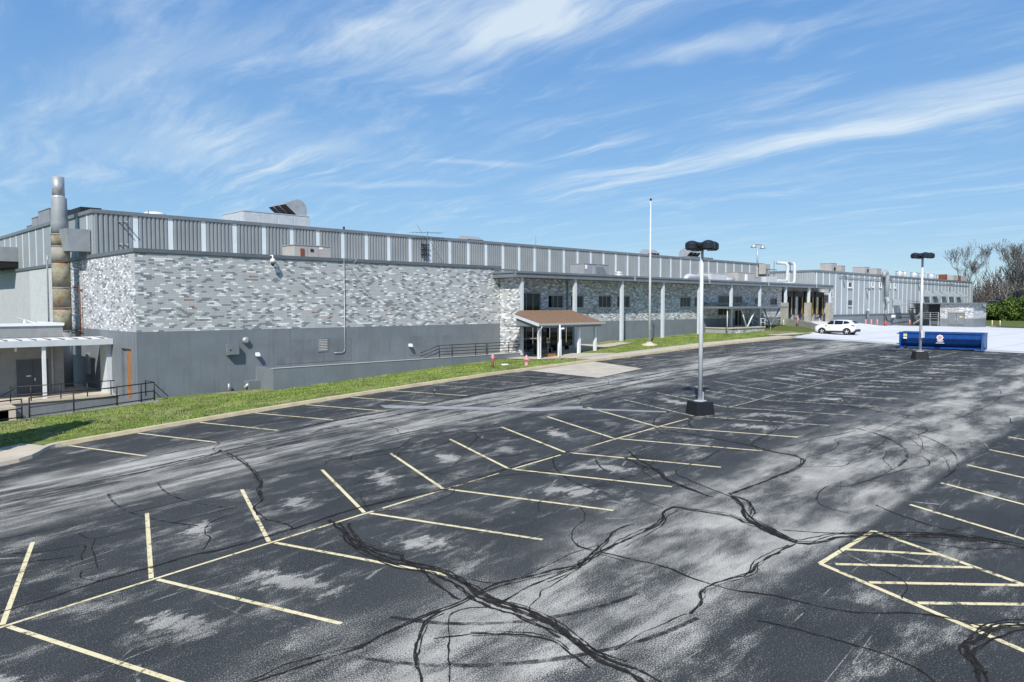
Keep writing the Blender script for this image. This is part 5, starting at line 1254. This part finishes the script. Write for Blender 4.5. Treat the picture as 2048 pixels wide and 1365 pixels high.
for i, (x, l) in enumerate(((18.7, 'short stub pipe left of the round white roof vent'), (34.5, 'short black stub pipe on the parapet right of the fan house'))):
    solo('vent_stub', MB().tube([(x, 55.3, 5.9), (x, 55.3, 6.62)], .09, 8), 'galv' if i == 0 else 'black', l, 'vent pipe')
bu = thing('rooftop_unit', 'beige rooftop unit with red panel on the brick wing roof', 'rooftop unit', (28, 49.8, 3.0))
part('cabinet', MB().box(26.5, 29.4, 49, 50.8, 3.05, 4.28), 'rtu_tan', bu); part('lid', MB().box(26.44, 29.46, 48.95, 50.85, 4.284, 4.32), 'rtu_tan', bu)
part('red_panel', MB().box(26.95, 27.25, 48.95, 48.995, 3.3, 4.05), 'rust', bu); part('opening', MB().box(27.75, 28.0, 48.96, 48.995, 3.85, 4.05), 'black', bu); part('label_plate', MB().box(28.45, 28.75, 48.97, 48.995, 4.05, 4.2), 'decal_white', bu)
for x in (27.5, 28.4): part('panel_seam', MB().box(x-.012, x+.012, 48.985, 48.998, 3.1, 4.25), 'rtu_grey', bu)
ant = thing('antenna', 'thin television antenna with mast above the brick wing', 'antenna', (42.4, 54, 3))
part('mast', MB().tube([(42.4, 53.95, 3.0), (42.4, 53.95, 6.72)], .028, 6), 'trim_dark', ant); part('boom', MB().tube([(40.4, 53.9, 6.45), (44.1, 53.9, 6.62)], .018, 6), 'trim_grey', ant)
for k in range(9):
    x = 40.6+.42*k; part('element', MB().tube([(x, 53.45-.02*k, 6.47+.018*k), (x, 54.35, 6.47+.018*k)], .010, 5), 'trim_grey', ant)
for d in (-.5, .35): part('rear_element', MB().tube([(41.7, 53.9, 6.5), (41.7+d*1.2, 53.9, 6.5+(.75 if d < 0 else -.6))], .014, 5), 'trim_grey', ant)
part('guy_wire', MB().tube([(42.45, 53.9, 6.1), (44.4, 53.6, 3.2)], .014, 5), 'black_iron', ant)
hb = thing('cable_rack', 'small black cable rack on the hall cladding below the antenna', 'cable rack', (42.2, 54, 4.5))
for z in (5.45, 5.0, 4.55): part('bar', MB().box(41.82, 42.6, 53.95, 54.18, z-.06, z+.05), 'black_iron', hb)
for x in (41.9, 42.52): part('upright', MB().tube([(x, 54.17, 4.3), (x, 54.17, 5.95)], .02, 5), 'black_iron', hb)
solo('thin_mast', MB().tube([(58.0, 55.2, 5.9), (58.0, 55.2, 7.6), (57.85, 55.2, 7.75)], .03, 6), 'galv_light', 'thin hooked mast on the hall roof left of the flagpole', 'mast')
solo('roof_stub', MB().tube([(40.2, 55.2, 5.9), (40.2, 55.2, 6.75)], .02, 6), 'galv', 'very thin rod on the hall parapet left of the antenna', 'rod')
CR_ = 2.58
u = rtu(57.7, 61.6, 48.2, 50, CR_, 4.1, 'rtu_grey', 'dark grey rooftop unit with slanted intake on the office wing roof', hood=(59.7, 60.8))
part('warning_label', MB().box(59.65, 60.0, 48.16, 48.178, 3.95, 4.05), 'decal_pink', u); part('paper_label', MB().box(57.8, 58.1, 48.16, 48.178, 3.6, 4.0), 'decal_white', u); part('side_plate', MB().box(58.9, 59.3, 48.15, 48.178, 2.75, 3.9), 'far_panel', u)
solo('turbine_vent', MB().lathe((62.8, 47.8, CR_), [(.32, 0), (.32, .3), (.5, .42), (.5, .56), (.25, .62), (.4, .72), (.38, .85), (.1, .9)], 16), 'galv_light', 'small round silver roof vent right of the dark rooftop unit', 'roof vent')
dp = thing('duct_pipe', 'white round duct with elbow lying on the office wing roof', 'duct', (78, 48, CR_))
part('duct', MB().tube([(75.8, 48, CR_), (75.8, 48, 2.95), (76.1, 48, 3.25), (76.5, 48, 3.35), (80.4, 48, 3.25)], .30, 12), 'duct_white', dp)
rtu(80.5, 84.2, 47.4, 49.2, CR_, 3.8, 'duct_white', 'white rooftop unit behind the nearest lamp pole')
solo('duct_link', MB().tube([(84.4, 48, 3.15), (86.9, 48, 3.15)], .28, 12), 'duct_white', 'short white round duct between the two units by the lamp pole', 'duct')
u = rtu(87.0, 91.4, 47.4, 49.2, CR_, 4.1, 'rtu_tan', 'tan rooftop unit with white box at the far half of the office wing roof')
part('control_box', MB().box(88.8, 89.3, 47.28, 47.378, 3.1, 3.9), 'decal_white', u)
rtu(91.6, 93.6, 47.6, 49, CR_, 3.6, 'far_panel', 'pale grey low unit right of the tan rooftop unit')
cu = thing('coil_unit', 'white duct box with dark underside feeding the twin pipes', 'duct', (96, 47.6, CR_))
part('box', MB().hexa([(93.8, 47, 3.0), (97, 47, 2.7), (97, 48.6, 2.7), (93.8, 48.6, 3.0), (93.8, 47, 3.75), (97, 47, 3.85), (97, 48.6, 3.85), (93.8, 48.6, 3.75)]), 'duct_white', cu); part('lower_box', MB().box(97.05, 99.3, 46.9, 48.2, CR_, 3.3), 'duct_white', cu)
for i, (x, dz, ytop) in enumerate(((101.9, .32, 48.4), (103.1, 0, 47.6))):
    t = thing('twin_pipe', ['left of two white insulated pipes rising above the dock canopy', 'right of two white insulated pipes rising above the dock canopy'][i], 'pipe', (x, 47.7, CR_), 'twin insulated pipes')
    y = 47.9-.5*i
    part('run', MB().tube([(97.2, y, 2.98+dz), (x-.8, y, 2.98+dz), (x-.2, y, 3.1+dz), (x, y, 3.6+dz), (x, y, 5.55), (x+(-.1 if i == 0 else .1), y+.15, 5.85), (x+(-.9 if i == 0 else .9), y+1.2, 5.95)], .23, 12), 'duct_white', t)
    part('bracket', MB().tube([(x+(-1.6 if i == 0 else 1.2), y+1.2, 2.6), (x+(-1.6 if i == 0 else 1.2), y+1.2, 6.1)], .05, 6), 'trim_dark', t)
solo('pipe_rack', MB().box(98.6, 101.6, 49.3, 49.5, 4.9, 5.0).box(98.7, 98.8, 49.32, 49.48, 2.6, 4.9), 'trim_dark', 'dark rack behind the twin insulated pipes', 'rack')
solo('end_box', MB().box(105.6, 107.0, 53.0, 54.1, 4.6, 6.1).box(105.8, 106.2, 52.9, 53.0, 3.9, 4.6), 'rtu_tan', 'small tan cabinet at the far end of the hall cladding', 'cabinet')
# big roof units behind the smokestack
rtu(15.6, 17.2, 68, 71.4, 6.0, 7.6, 'rtu_grey', 'tall blue-grey rooftop unit just left behind the smokestack')
rtu(15.6, 17.0, 71.6, 73.6, 6.0, 7.25, 'rtu_grey', 'lower blue-grey rooftop unit left of the smokestack'); rtu(15.8, 17.0, 74.2, 76.4, 6.0, 6.8, 'rtu_grey', 'smallest grey rooftop unit at the left of the hall roof')
solo('roof_monitor', MB().prism([(15.35, 6.0), (16.7, 6.0), (16.7, 6.85), (15.35, 6.85)], 'y', 58.5, 63.5), 'black', 'black roof monitor right behind the smokestack', 'roof monitor')
# ------------------------------------------------------------------ white SUV
def suv():
    x0, y0 = 85.6, 34.3; zg = T(x0, y0)+.05
    t = thing('suv', 'white five-door SUV with dark glass parked on the pale concrete drive', 'car', (x0, y0, zg), rz=R(93))
    # stations along the car: x (front +), half width, underside, belt height, roof height, roof half width
    S = [(2.24, .62, .42, .78, .80, .50), (2.18, .78, .30, .86, .90, .62), (1.95, .88, .26, .95, 1.00, .74), (1.55, .915, .24, 1.03, 1.08, .80), (1.10, .92, .24, 1.08, 1.16, .80),
         (.70, .92, .24, 1.10, 1.38, .70), (.30, .92, .24, 1.11, 1.58, .64), (-.10, .92, .24, 1.12, 1.65, .63), (-.70, .92, .24, 1.14, 1.66, .63), (-1.30, .915, .24, 1.16, 1.63, .62), (-1.75, .90, .26, 1.20, 1.56, .60), (-2.05, .87, .34, 1.20, 1.34, .62), (-2.22, .82, .42, 1.10, 1.14, .64), (-2.27, .74, .50, .95, .98, .60)]
    def ring(s):
        x, w, zb, zm, zt, wr = s
        half = [(w*.80, zb), (w*.97, zb+.12), (w*.995, (zb+zm)/2+.05), (w*.965, zm), ((w*.9+wr)/2, (zm+zt)/2+.02) if zt-zm > .15 else (w*.9, zm+(zt-zm)*.5), (wr, zt-.05 if zt-zm > .15 else zt-.015), (wr*.5, zt-.005)]
        L = half+[(0, zt)]+[(-a, b) for a, b in reversed(half)]
        return [(x, a, b) for a, b in L]
    mb = MB(); rings = [ring(s) for s in S]; n = len(rings[0]); 
    for r in rings: mb.v.extend(r)
    for i in range(len(rings)-1):
        for k in range(n-1):
            a = i*n+k; mb.f.append((a, a+n, a+n+1, a+1)); mb.m.append(0); mb.sm.append(True)
        a = i*n; mb.f.append((a+n-1, a+2*n-1, a+n, a)); mb.m.append(0); mb.sm.append(True)
    mb.f.append(tuple(reversed(range(n)))); mb.m.append(0); mb.sm.append(False); e = (len(rings)-1)*n; mb.f.append(tuple(range(e, e+n))); mb.m.append(0); mb.sm.append(False)
    part('body', mb, 'car_white', t, world=False)
    def side_y(x, z):
        for i in range(len(S)-1):
            if S[i][0] >= x >= S[i+1][0]:
                u = (S[i][0]-x)/(S[i][0]-S[i+1][0]); w = S[i][1]*(1-u)+S[i+1][1]*u; zm = S[i][3]*(1-u)+S[i+1][3]*u; zt = S[i][4]*(1-u)+S[i+1][4]*u; wr = S[i][5]*(1-u)+S[i+1][5]*u
                if z <= zm: return w*.99
                mid = (zm+zt)/2+.02; wm = (w*.9+wr)/2
                return w*.965+(wm-w*.965)*(z-zm)/(mid-zm) if z < mid else wm+(wr-wm)*(z-mid)/(zt-.05-mid)
        return .6
    for sgn in (1, -1):
        for poly in ([(.98, 1.12), (.06, 1.13), (.06, 1.55), (.36, 1.52), (.62, 1.36)], [(.0, 1.13), (-.92, 1.16), (-.92, 1.57), (.0, 1.58)], [(-.98, 1.17), (-1.72, 1.30), (-1.45, 1.50), (-.98, 1.56)]):
            g = MB(); P = [(x, sgn*(side_y(x, z)+.012), z) for x, z in poly]; g.face(P if sgn < 0 else P[::-1]); part('side_window', g, 'car_glass', t, world=False)
        part('sill_trim', MB().box(-1.2, 1.05, sgn*.90-.035, sgn*.90+.035, .22, .42), 'car_trim', t, world=False)
        for wx in (1.32, -1.37):
            a = MB(); a.tube([(wx, sgn*.70, .36), (wx, sgn*.938, .36)], .43, 22); part('wheel_arch', a, 'car_trim', t, world=False)
            wl = MB(); wl.tube([(wx, sgn*.72, .35), (wx, sgn*.95, .35)], .355, 24); wh = part('wheel', wl, 'tyre', t, world=False)
            rm = MB(); rm.tube([(wx, sgn*.94, .35), (wx, sgn*.958, .35)], .24, 20); part('rim', rm, 'tyre', wh, world=False)
            sp = MB()
            for k in range(5):
                a_ = 2*math.pi*k/5+.3; sp.tube([(wx, sgn*.962, .35), (wx+math.cos(a_)*.235, sgn*.962, .35+math.sin(a_)*.235)], .045, 6)
            part('spokes', sp, 'rim', wh, world=False)
        part('headlight', MB().hexa([(2.02, sgn*.55-.02, .80), (2.02, sgn*.86, .80), (2.2, sgn*.62, .80), (2.2, sgn*.55, .80), (1.75, sgn*.6, .95), (1.75, sgn*.89, .95), (2.1, sgn*.7, .93), (2.1, sgn*.6, .93)]), 'galv', t, world=False)
        part('tail_light', MB().box(-2.2, -1.82, sgn*.80-.10, sgn*.80+.085, .98, 1.10), 'tail_red', t, world=False)
        part('door_mirror', MB().box(.72, .90, sgn*1.0-.10, sgn*1.0+.10, 1.10, 1.24), 'car_white', t, world=False)
        part('door_handle', MB().box(-.1, .1, sgn*.918-.02, sgn*.918+.02, .98, 1.01), 'car_white', t, world=False)
    part('windscreen', MB().face([(1.06, -.70, 1.19), (1.06, .70, 1.19), (.36, .58, 1.575), (.36, -.58, 1.575)]), 'car_glass', t, world=False)
    part('rear_window', MB().face([(-1.82, -.56, 1.56), (-1.82, .56, 1.56), (-2.13, .62, 1.27), (-2.13, -.62, 1.27)]), 'car_glass', t, world=False)
    part('rear_bumper', MB().box(-2.32, -2.05, -.78, .78, .34, .62), 'car_trim', t, world=False)
    part('front_grille', MB().box(2.12, 2.26, -.5, .5, .42, .66), 'car_trim', t, world=False)
    part('door_emblem', MB().tube([(.55, .915, .82), (.55, .932, .82)], .15, 14), 'decal_yellow', t, world=False)
    part('roof_rail', MB().box(-1.4, .2, .56, .60, 1.66, 1.70), 'rim', t, world=False)
suv()

# ------------------------------------------------------------------ blue roll-off dumpster
def dumpster():
    ang = math.atan2(.993, -.12); x0, y0 = 68.97, 18.93; z = T(x0, y0)
    t = thing('dumpster', 'long blue open-top roll-off dumpster at the edge of the concrete', 'dumpster', (x0, y0, z), rz=ang)
    L, W = 3.02, 1.12        # half length (local x), half width (local y)
    prof = [(-W, 1.32), (-W, .92), (-W*.76, .50), (-W*.45, .24), (-W*.2, .20), (W*.2, .20), (W*.45, .24), (W*.76, .50), (W, .92), (W, 1.32)]
    mb = MB(); A = [(-L, a, b) for a, b in prof]; B = [(L, a, b) for a, b in prof]
    for i in range(len(prof)-1):
        mb.face([A[i], B[i], B[i+1], A[i+1]]); q = .93
        mb.face([(p[0], p[1]*q, p[2]+.03) for p in (A[i+1], B[i+1], B[i], A[i])])
    mb.face(A); mb.face(B[::-1])
    part('tub', mb, 'dumpster_blue', t, world=False)
    part('debris', MB().box(-L+.1, L-.1, -W*.66, W*.66, .56, .62), 'rust', t, world=False)
    for s in (-1, 1): part('top_rim', MB().box(-L-.05, L+.05, s*W-.07, s*W+.07, 1.322, 1.42), 'dumpster_blue', t, world=False)
    for s in (-1, 1): part('end_rim', MB().box(s*L-.06, s*L+.06, -W+.075, W-.075, 1.322, 1.42), 'dumpster_pale', t, world=False)
    for s in (-1, 1):
        for y in (-W-.05, W+.05): part('end_post', MB().box(s*(L-.06)-.07, s*(L-.06)+.07, y-.06, y+.06, .1, 1.32), 'dumpster_pale' if s < 0 else 'dumpster_blue', t, world=False)
        for y in (-W*.75, W*.75): part('roller', MB().tube([(s*(L-.35), y-.15, .13), (s*(L-.35), y+.15, .13)], .14, 12), 'black', t, world=False)
        part('cross_skid', MB().box(s*(L-.30)-.30, s*(L-.30)+.30, -W-.12, W+.12, .02, .12) if s < 0 else MB().box(s*(L-.2)-.14, s*(L-.2)+.14, -W-.1, W+.1, .02, .12), 'dumpster_pale', t, world=False)
    part('under_rail', MB().box(-L, L, -.6, -.45, .06, .2), 'dumpster_blue', t, world=False); part('under_rail', MB().box(-L, L, .45, .6, .06, .2), 'dumpster_blue', t, world=False)
    for zz in (1.3, .45): part('hinge', MB().box(L+.02, L+.2, W-.05, W+.12, zz-.05, zz+.03), 'dumpster_blue', t, world=False)
    ys = W+.055
    # logo on the side towards the lot
    for k in range(8):
        a = 2*math.pi*k/8; part('logo_petal', MB().tube([(.02+.17*math.cos(a), ys-.03, 1.02+.15*math.sin(a)), (.02+.17*math.cos(a), ys-.012, 1.02+.15*math.sin(a))], .085, 10), 'decal_white', t, world=False)
    part('logo_centre', MB().tube([(.02, ys-.02, 1.02), (.02, ys-.002, 1.02)], .13, 14), 'decal_pink', t, world=False)
    for zz, ww in ((.74, .24), (.66, .18), (.545, .30)): part('logo_lettering', MB().box(-ww, ww, ys-.03, ys-.008, zz, zz+.045), 'decal_white', t, world=False)
    part('yellow_decal', MB().box(2.45, 2.72, ys-.03, ys-.008, 1.05, 1.28), 'decal_yellow', t, world=False); part('white_decal', MB().box(2.45, 2.72, ys-.03, ys-.008, .86, 1.0), 'decal_white', t, world=False)
dumpster()

# ------------------------------------------------------------------ trees
def grow(rnd, h, spread, levels=6, lean=(0, 0)):
    tr, tw = MB(), MB()
    def rec(p, d, l, r, lv):
        n = 3 if lv < 3 else 2; pts = [p]; rr = [r]
        for i in range(n):
            d = (d+Vector((rnd.gauss(0, .13), rnd.gauss(0, .13), rnd.gauss(.05, .07)))).normalized(); p = p+d*(l/n); pts.append(p); rr.append(max(.026, r*(1-.38*(i+1)/n)))
        (tr if lv < 2 else tw).tube(pts, rr, 6 if lv < 2 else (4 if lv < 4 else 3), caps=False)
        if lv >= levels: return
        k = rnd.choice((2, 3, 3)) if lv else rnd.choice((3, 4))
        for i in range(k):
            a = rnd.uniform(0, 6.28); s = rnd.uniform(.28, .75)*spread
            side = Vector((math.cos(a), math.sin(a), 0)); nd = (d*math.cos(s)+side*math.sin(s)); nd.z = max(nd.z, -.05)+.12; nd.normalize()
            q = pts[-1] if i < 2 else pts[-2]
            rec(q, nd, l*rnd.uniform(.62, .84), rr[-1]*rnd.uniform(.62, .85), lv+1)
    rec(Vector((0, 0, -.3)), Vector((lean[0], lean[1], 1)).normalized(), h*.27, h*.020, 0)
    return tr, tw
TREES = [(196, 41.5, 17, 1, .8, 'bare tree with leaning trunk nearest the end of the far hall'), (204, 37.8, 19, 2, .9, 'bare tree second from the far hall with spreading twigs'), (200, 33.5, 20, 3, .85, 'tall bare tree in the middle of the right-hand group'),
         (206, 30.0, 23, 4, .85, 'tallest bare tree at the right edge of the picture'), (212, 34.5, 21, 5, .9, 'bare tree behind the tallest one at the right'), (214, 43.5, 13, 6, .9, 'short bare tree peeping over the end of the far hall'),
         (222, 28.5, 22, 7, .9, 'bare tree farthest right behind the green bushes'), (196, 26.0, 21, 8, .9, 'bare tree just beyond the right edge'), (236, 62, 17, 9, .9, 'bare treetop rising behind the round roof fans'), (208, 40.2, 15, 10, 1., 'thin bare tree between the leaning tree and the gray house')]
for (x, y, h, sd_, spd, lab) in TREES:
    h *= 1.28
    rnd = random.Random(sd_*7+1); z = -3.7; x += 8
    tr, tw = grow(rnd, h, spd, 7, (rnd.uniform(-.15, .15), rnd.uniform(-.15, .15)))
    t = thing('bare_tree', lab, 'tree', (x, y, z), 'bare trees at the right')
    part('trunk', tr, 'bark', t, world=False); part('crown', tw, 'twig', t, world=False)
def leaf_cloud(rnd, n, R3, size):
    mb = MB(); lobes = [(rnd.uniform(-.6, .6)*R3[0], rnd.uniform(-.6, .6)*R3[1], rnd.uniform(.25, .8)*R3[2], rnd.uniform(.32, .58)) for _ in range(9)]
    for _ in range(n):
        l = rnd.choice(lobes); v = Vector((rnd.gauss(0, 1), rnd.gauss(0, 1), rnd.gauss(0, 1))).normalized()*(rnd.uniform(.55, 1.08)); 
        p = Vector((l[0]+v.x*l[3]*R3[0], l[1]+v.y*l[3]*R3[1], max(.02, l[2]+v.z*l[3]*R3[2])))
        a = Vector((rnd.gauss(0, 1), rnd.gauss(0, 1), rnd.gauss(0, 1))).normalized(); b = a.orthogonal().normalized(); c = a.cross(b); s = size*rnd.uniform(.6, 1.4)
        mb.face([p-b*s-c*s*.55, p+b*s*.2-c*s*.7, p+b*s+c*s*.4, p-b*s*.3+c*s*.7])
    return mb
def bush(x, y, R3, n, label, mt='leaf_bush', grp='green bushes at the right', size=.17):
    rnd = random.Random(int(x*13+y*7)); t = thing('bush', label, 'bush', (x, y, T(x, y) if x < 180 else -3.85), grp)
    part('foliage', leaf_cloud(rnd, n, R3, size), mt, t, world=False)
    st = MB()
    for k in range(5):
        a = rnd.uniform(0, 6.28); st.tube([(0, 0, -.2), (math.cos(a)*R3[0]*.2, math.sin(a)*R3[1]*.2, R3[2]*.35), (math.cos(a)*R3[0]*.45, math.sin(a)*R3[1]*.45, R3[2]*.75)], [.09, .06, .03], 5)
    part('stem', st, 'bark', t, world=False)
BUSH = [(190, 45.6, (3.0, 2.2, 4.6), 'dark bush directly behind the annex roof'), (192, 42.4, (3.2, 2.4, 5.0), 'green bush just right of the annex'), (190, 39.4, (3.2, 2.3, 5.4), 'tall green bush second right of the annex'), (191, 36.2, (3.3, 2.4, 6.6), 'tallest green bush in the hedge row'),
        (189, 33.0, (3.2, 2.4, 6.0), 'green bush fourth in the hedge row'), (190, 29.6, (3.4, 2.5, 6.4), 'green bush at the right edge of the hedge row'), (191, 26.2, (3.4, 2.5, 6.2), 'bush beyond the right edge of the picture')]
for (x, y, r3, lab) in BUSH: bush(x+14, y*1.06, (r3[0], r3[1], r3[2]*.80), 6500, lab, size=.2)
bush(172, 17.6, (1.6, 1.8, .7), 700, 'low scrubby plant at the right edge of the pale drive', 'leaf_bush', None, .12)
# rounded evergreen added unseen left of the frame to cast the lawn shadow
ev = thing('shadow_tree', 'dense evergreen tree added out of view at the left to shade the lawn corner', 'tree', (3.3, 35.2, T(3.3, 35.2)+.10))
tm = MB().tube([(0, 0, -.2), (0, 0, 1.2), (0, 0, 5.0)], [.2, .17, .04], 8); part('trunk', tm, 'bark', ev, world=False)
lc = leaf_cloud(random.Random(77), 20000, (2.35, 2.35, 5.0), .17); lc.v = [(x, y, z+.7) for x, y, z in lc.v]; part('crown', lc, 'leaf_tree', ev, world=False)
# brownish wood far behind
wd = MB(); rnd = random.Random(99)
for i in range(8000):
    y = rnd.uniform(5, 72); x = 262+rnd.uniform(-8, 26); hz = rnd.uniform(4, 12)+2*math.sin(y*.35)
    z = -3.6; l = rnd.uniform(1.6, 3.6); dx, dy = rnd.uniform(-.6, .6), rnd.uniform(-.6, .6); w_ = rnd.uniform(.05, .13)
    zz = z+rnd.uniform(.2, 1)*hz
    p = Vector((x, y, zz)); q = p+Vector((dx, dy, 1)).normalized()*l; s_ = Vector((0, w_, 0))
    wd.face([p-s_, p+s_, q+s_*.4, q-s_*.4]); s2 = Vector((w_, 0, 0)); wd.face([p-s2, p+s2, q+s2*.4, q-s2*.4])
o = link('bare_wood', mesh_of(wd, 'bare_wood', 'twig')); set_props(o, 'brown leafless wood far behind the right-hand trees', 'wood', kind='stuff')
# grey house seen between the trunks
hs = thing('house', 'grey house with low roof seen between the bare trunks', 'building', (232, 44, T(190, 44)))
zz = T(190, 44); part('wall', MB().box(226, 240, 38, 51, zz, zz+5.6), 'house_wall', hs); part('roof', MB().prism([(37, zz+5.6), (52, zz+5.6), (44.5, zz+8.2)], 'x', 225, 241), 'house_roof', hs)
for y in (40.5, 44.5, 48.5):
    w_ = part('window', MB().box(225.9, 225.99, y-.7, y+.7, zz+2.8, zz+4.4), 'frame_white', hs); part('pane', MB().box(225.85, 225.899, y-.55, y+.55, zz+2.95, zz+4.25), 'car_glass', w_)
# guard post and rails on the road edge
for i, (x, y) in enumerate(((181, 41.9), (187, 34.4))):
    solo('marker_post', MB().box(x-.12, x+.12, y-.12, y+.12, T(x, y), T(x, y)+1.1), ['pink_paint', 'concrete_grey'][i], ['short pinkish post in the grass beyond the yellow bollards', 'short grey post before the green hedge row'][i], 'post')

# ------------------------------------------------------------------ grass blades on the lawn
rnd = np.random.default_rng(3); NB = 60000
gx = rnd.uniform(5.2, 80, NB); gy = rnd.uniform(34.42, 43.9, NB)
keep = ~(((gx > 41.8) & (gx < 75) & (gy < 36.1)) | ((gx > 41.8) & (gx < 47.4) & (gy < 41)) | ((gx > 42) & (gx < 56.6) & (gy > 40.7)) | ((gx > 74.5) & (gy < 37.8)) | ((gx < 8) & (gy < 35.6)) | ((gx > 21.5) & (gx < 45.5) & (gy > 43.45)) | ((gx < 15.2) & (gy > 43.7)) | ((gx > 75) & (gy > 41.5)) | (gx+gy*1.6 > 142))
gx, gy = gx[keep], gy[keep]
clump = np.sin(gx*1.7+np.sin(gy*1.1)*2)*np.sin(gy*2.3+np.sin(gx*.9)*2)
V, F = [], []
for x, y, c in zip(gx.tolist(), gy.tolist(), clump.tolist()):
    z = G(x, y)-.01; h = (.045+.06*random.random())*(1.35 if c > .2 else .8); a = random.random()*6.283; w = .018+.02*random.random(); ca, sa = math.cos(a)*w, math.sin(a)*w
    lx, ly = random.uniform(-.05, .05), random.uniform(-.05, .05); n = len(V)
    V.extend(((x-ca, y-sa, z), (x+ca, y+sa, z), (x+lx, y+ly, z+h))); F.append((n, n+1, n+2))
me = bpy.data.meshes.new('grass'); me.from_pydata(V, [], F); me.update(); me.materials.append(M['grass_blade'])
set_props(link('grass', me), 'short green spring grass on the lawn before the factory', 'grass', kind='stuff')

# ------------------------------------------------------------------ render settings
scene.render.engine = 'CYCLES'
scene.cycles.max_bounces = 6; scene.cycles.diffuse_bounces = 3; scene.cycles.transparent_max_bounces = 8
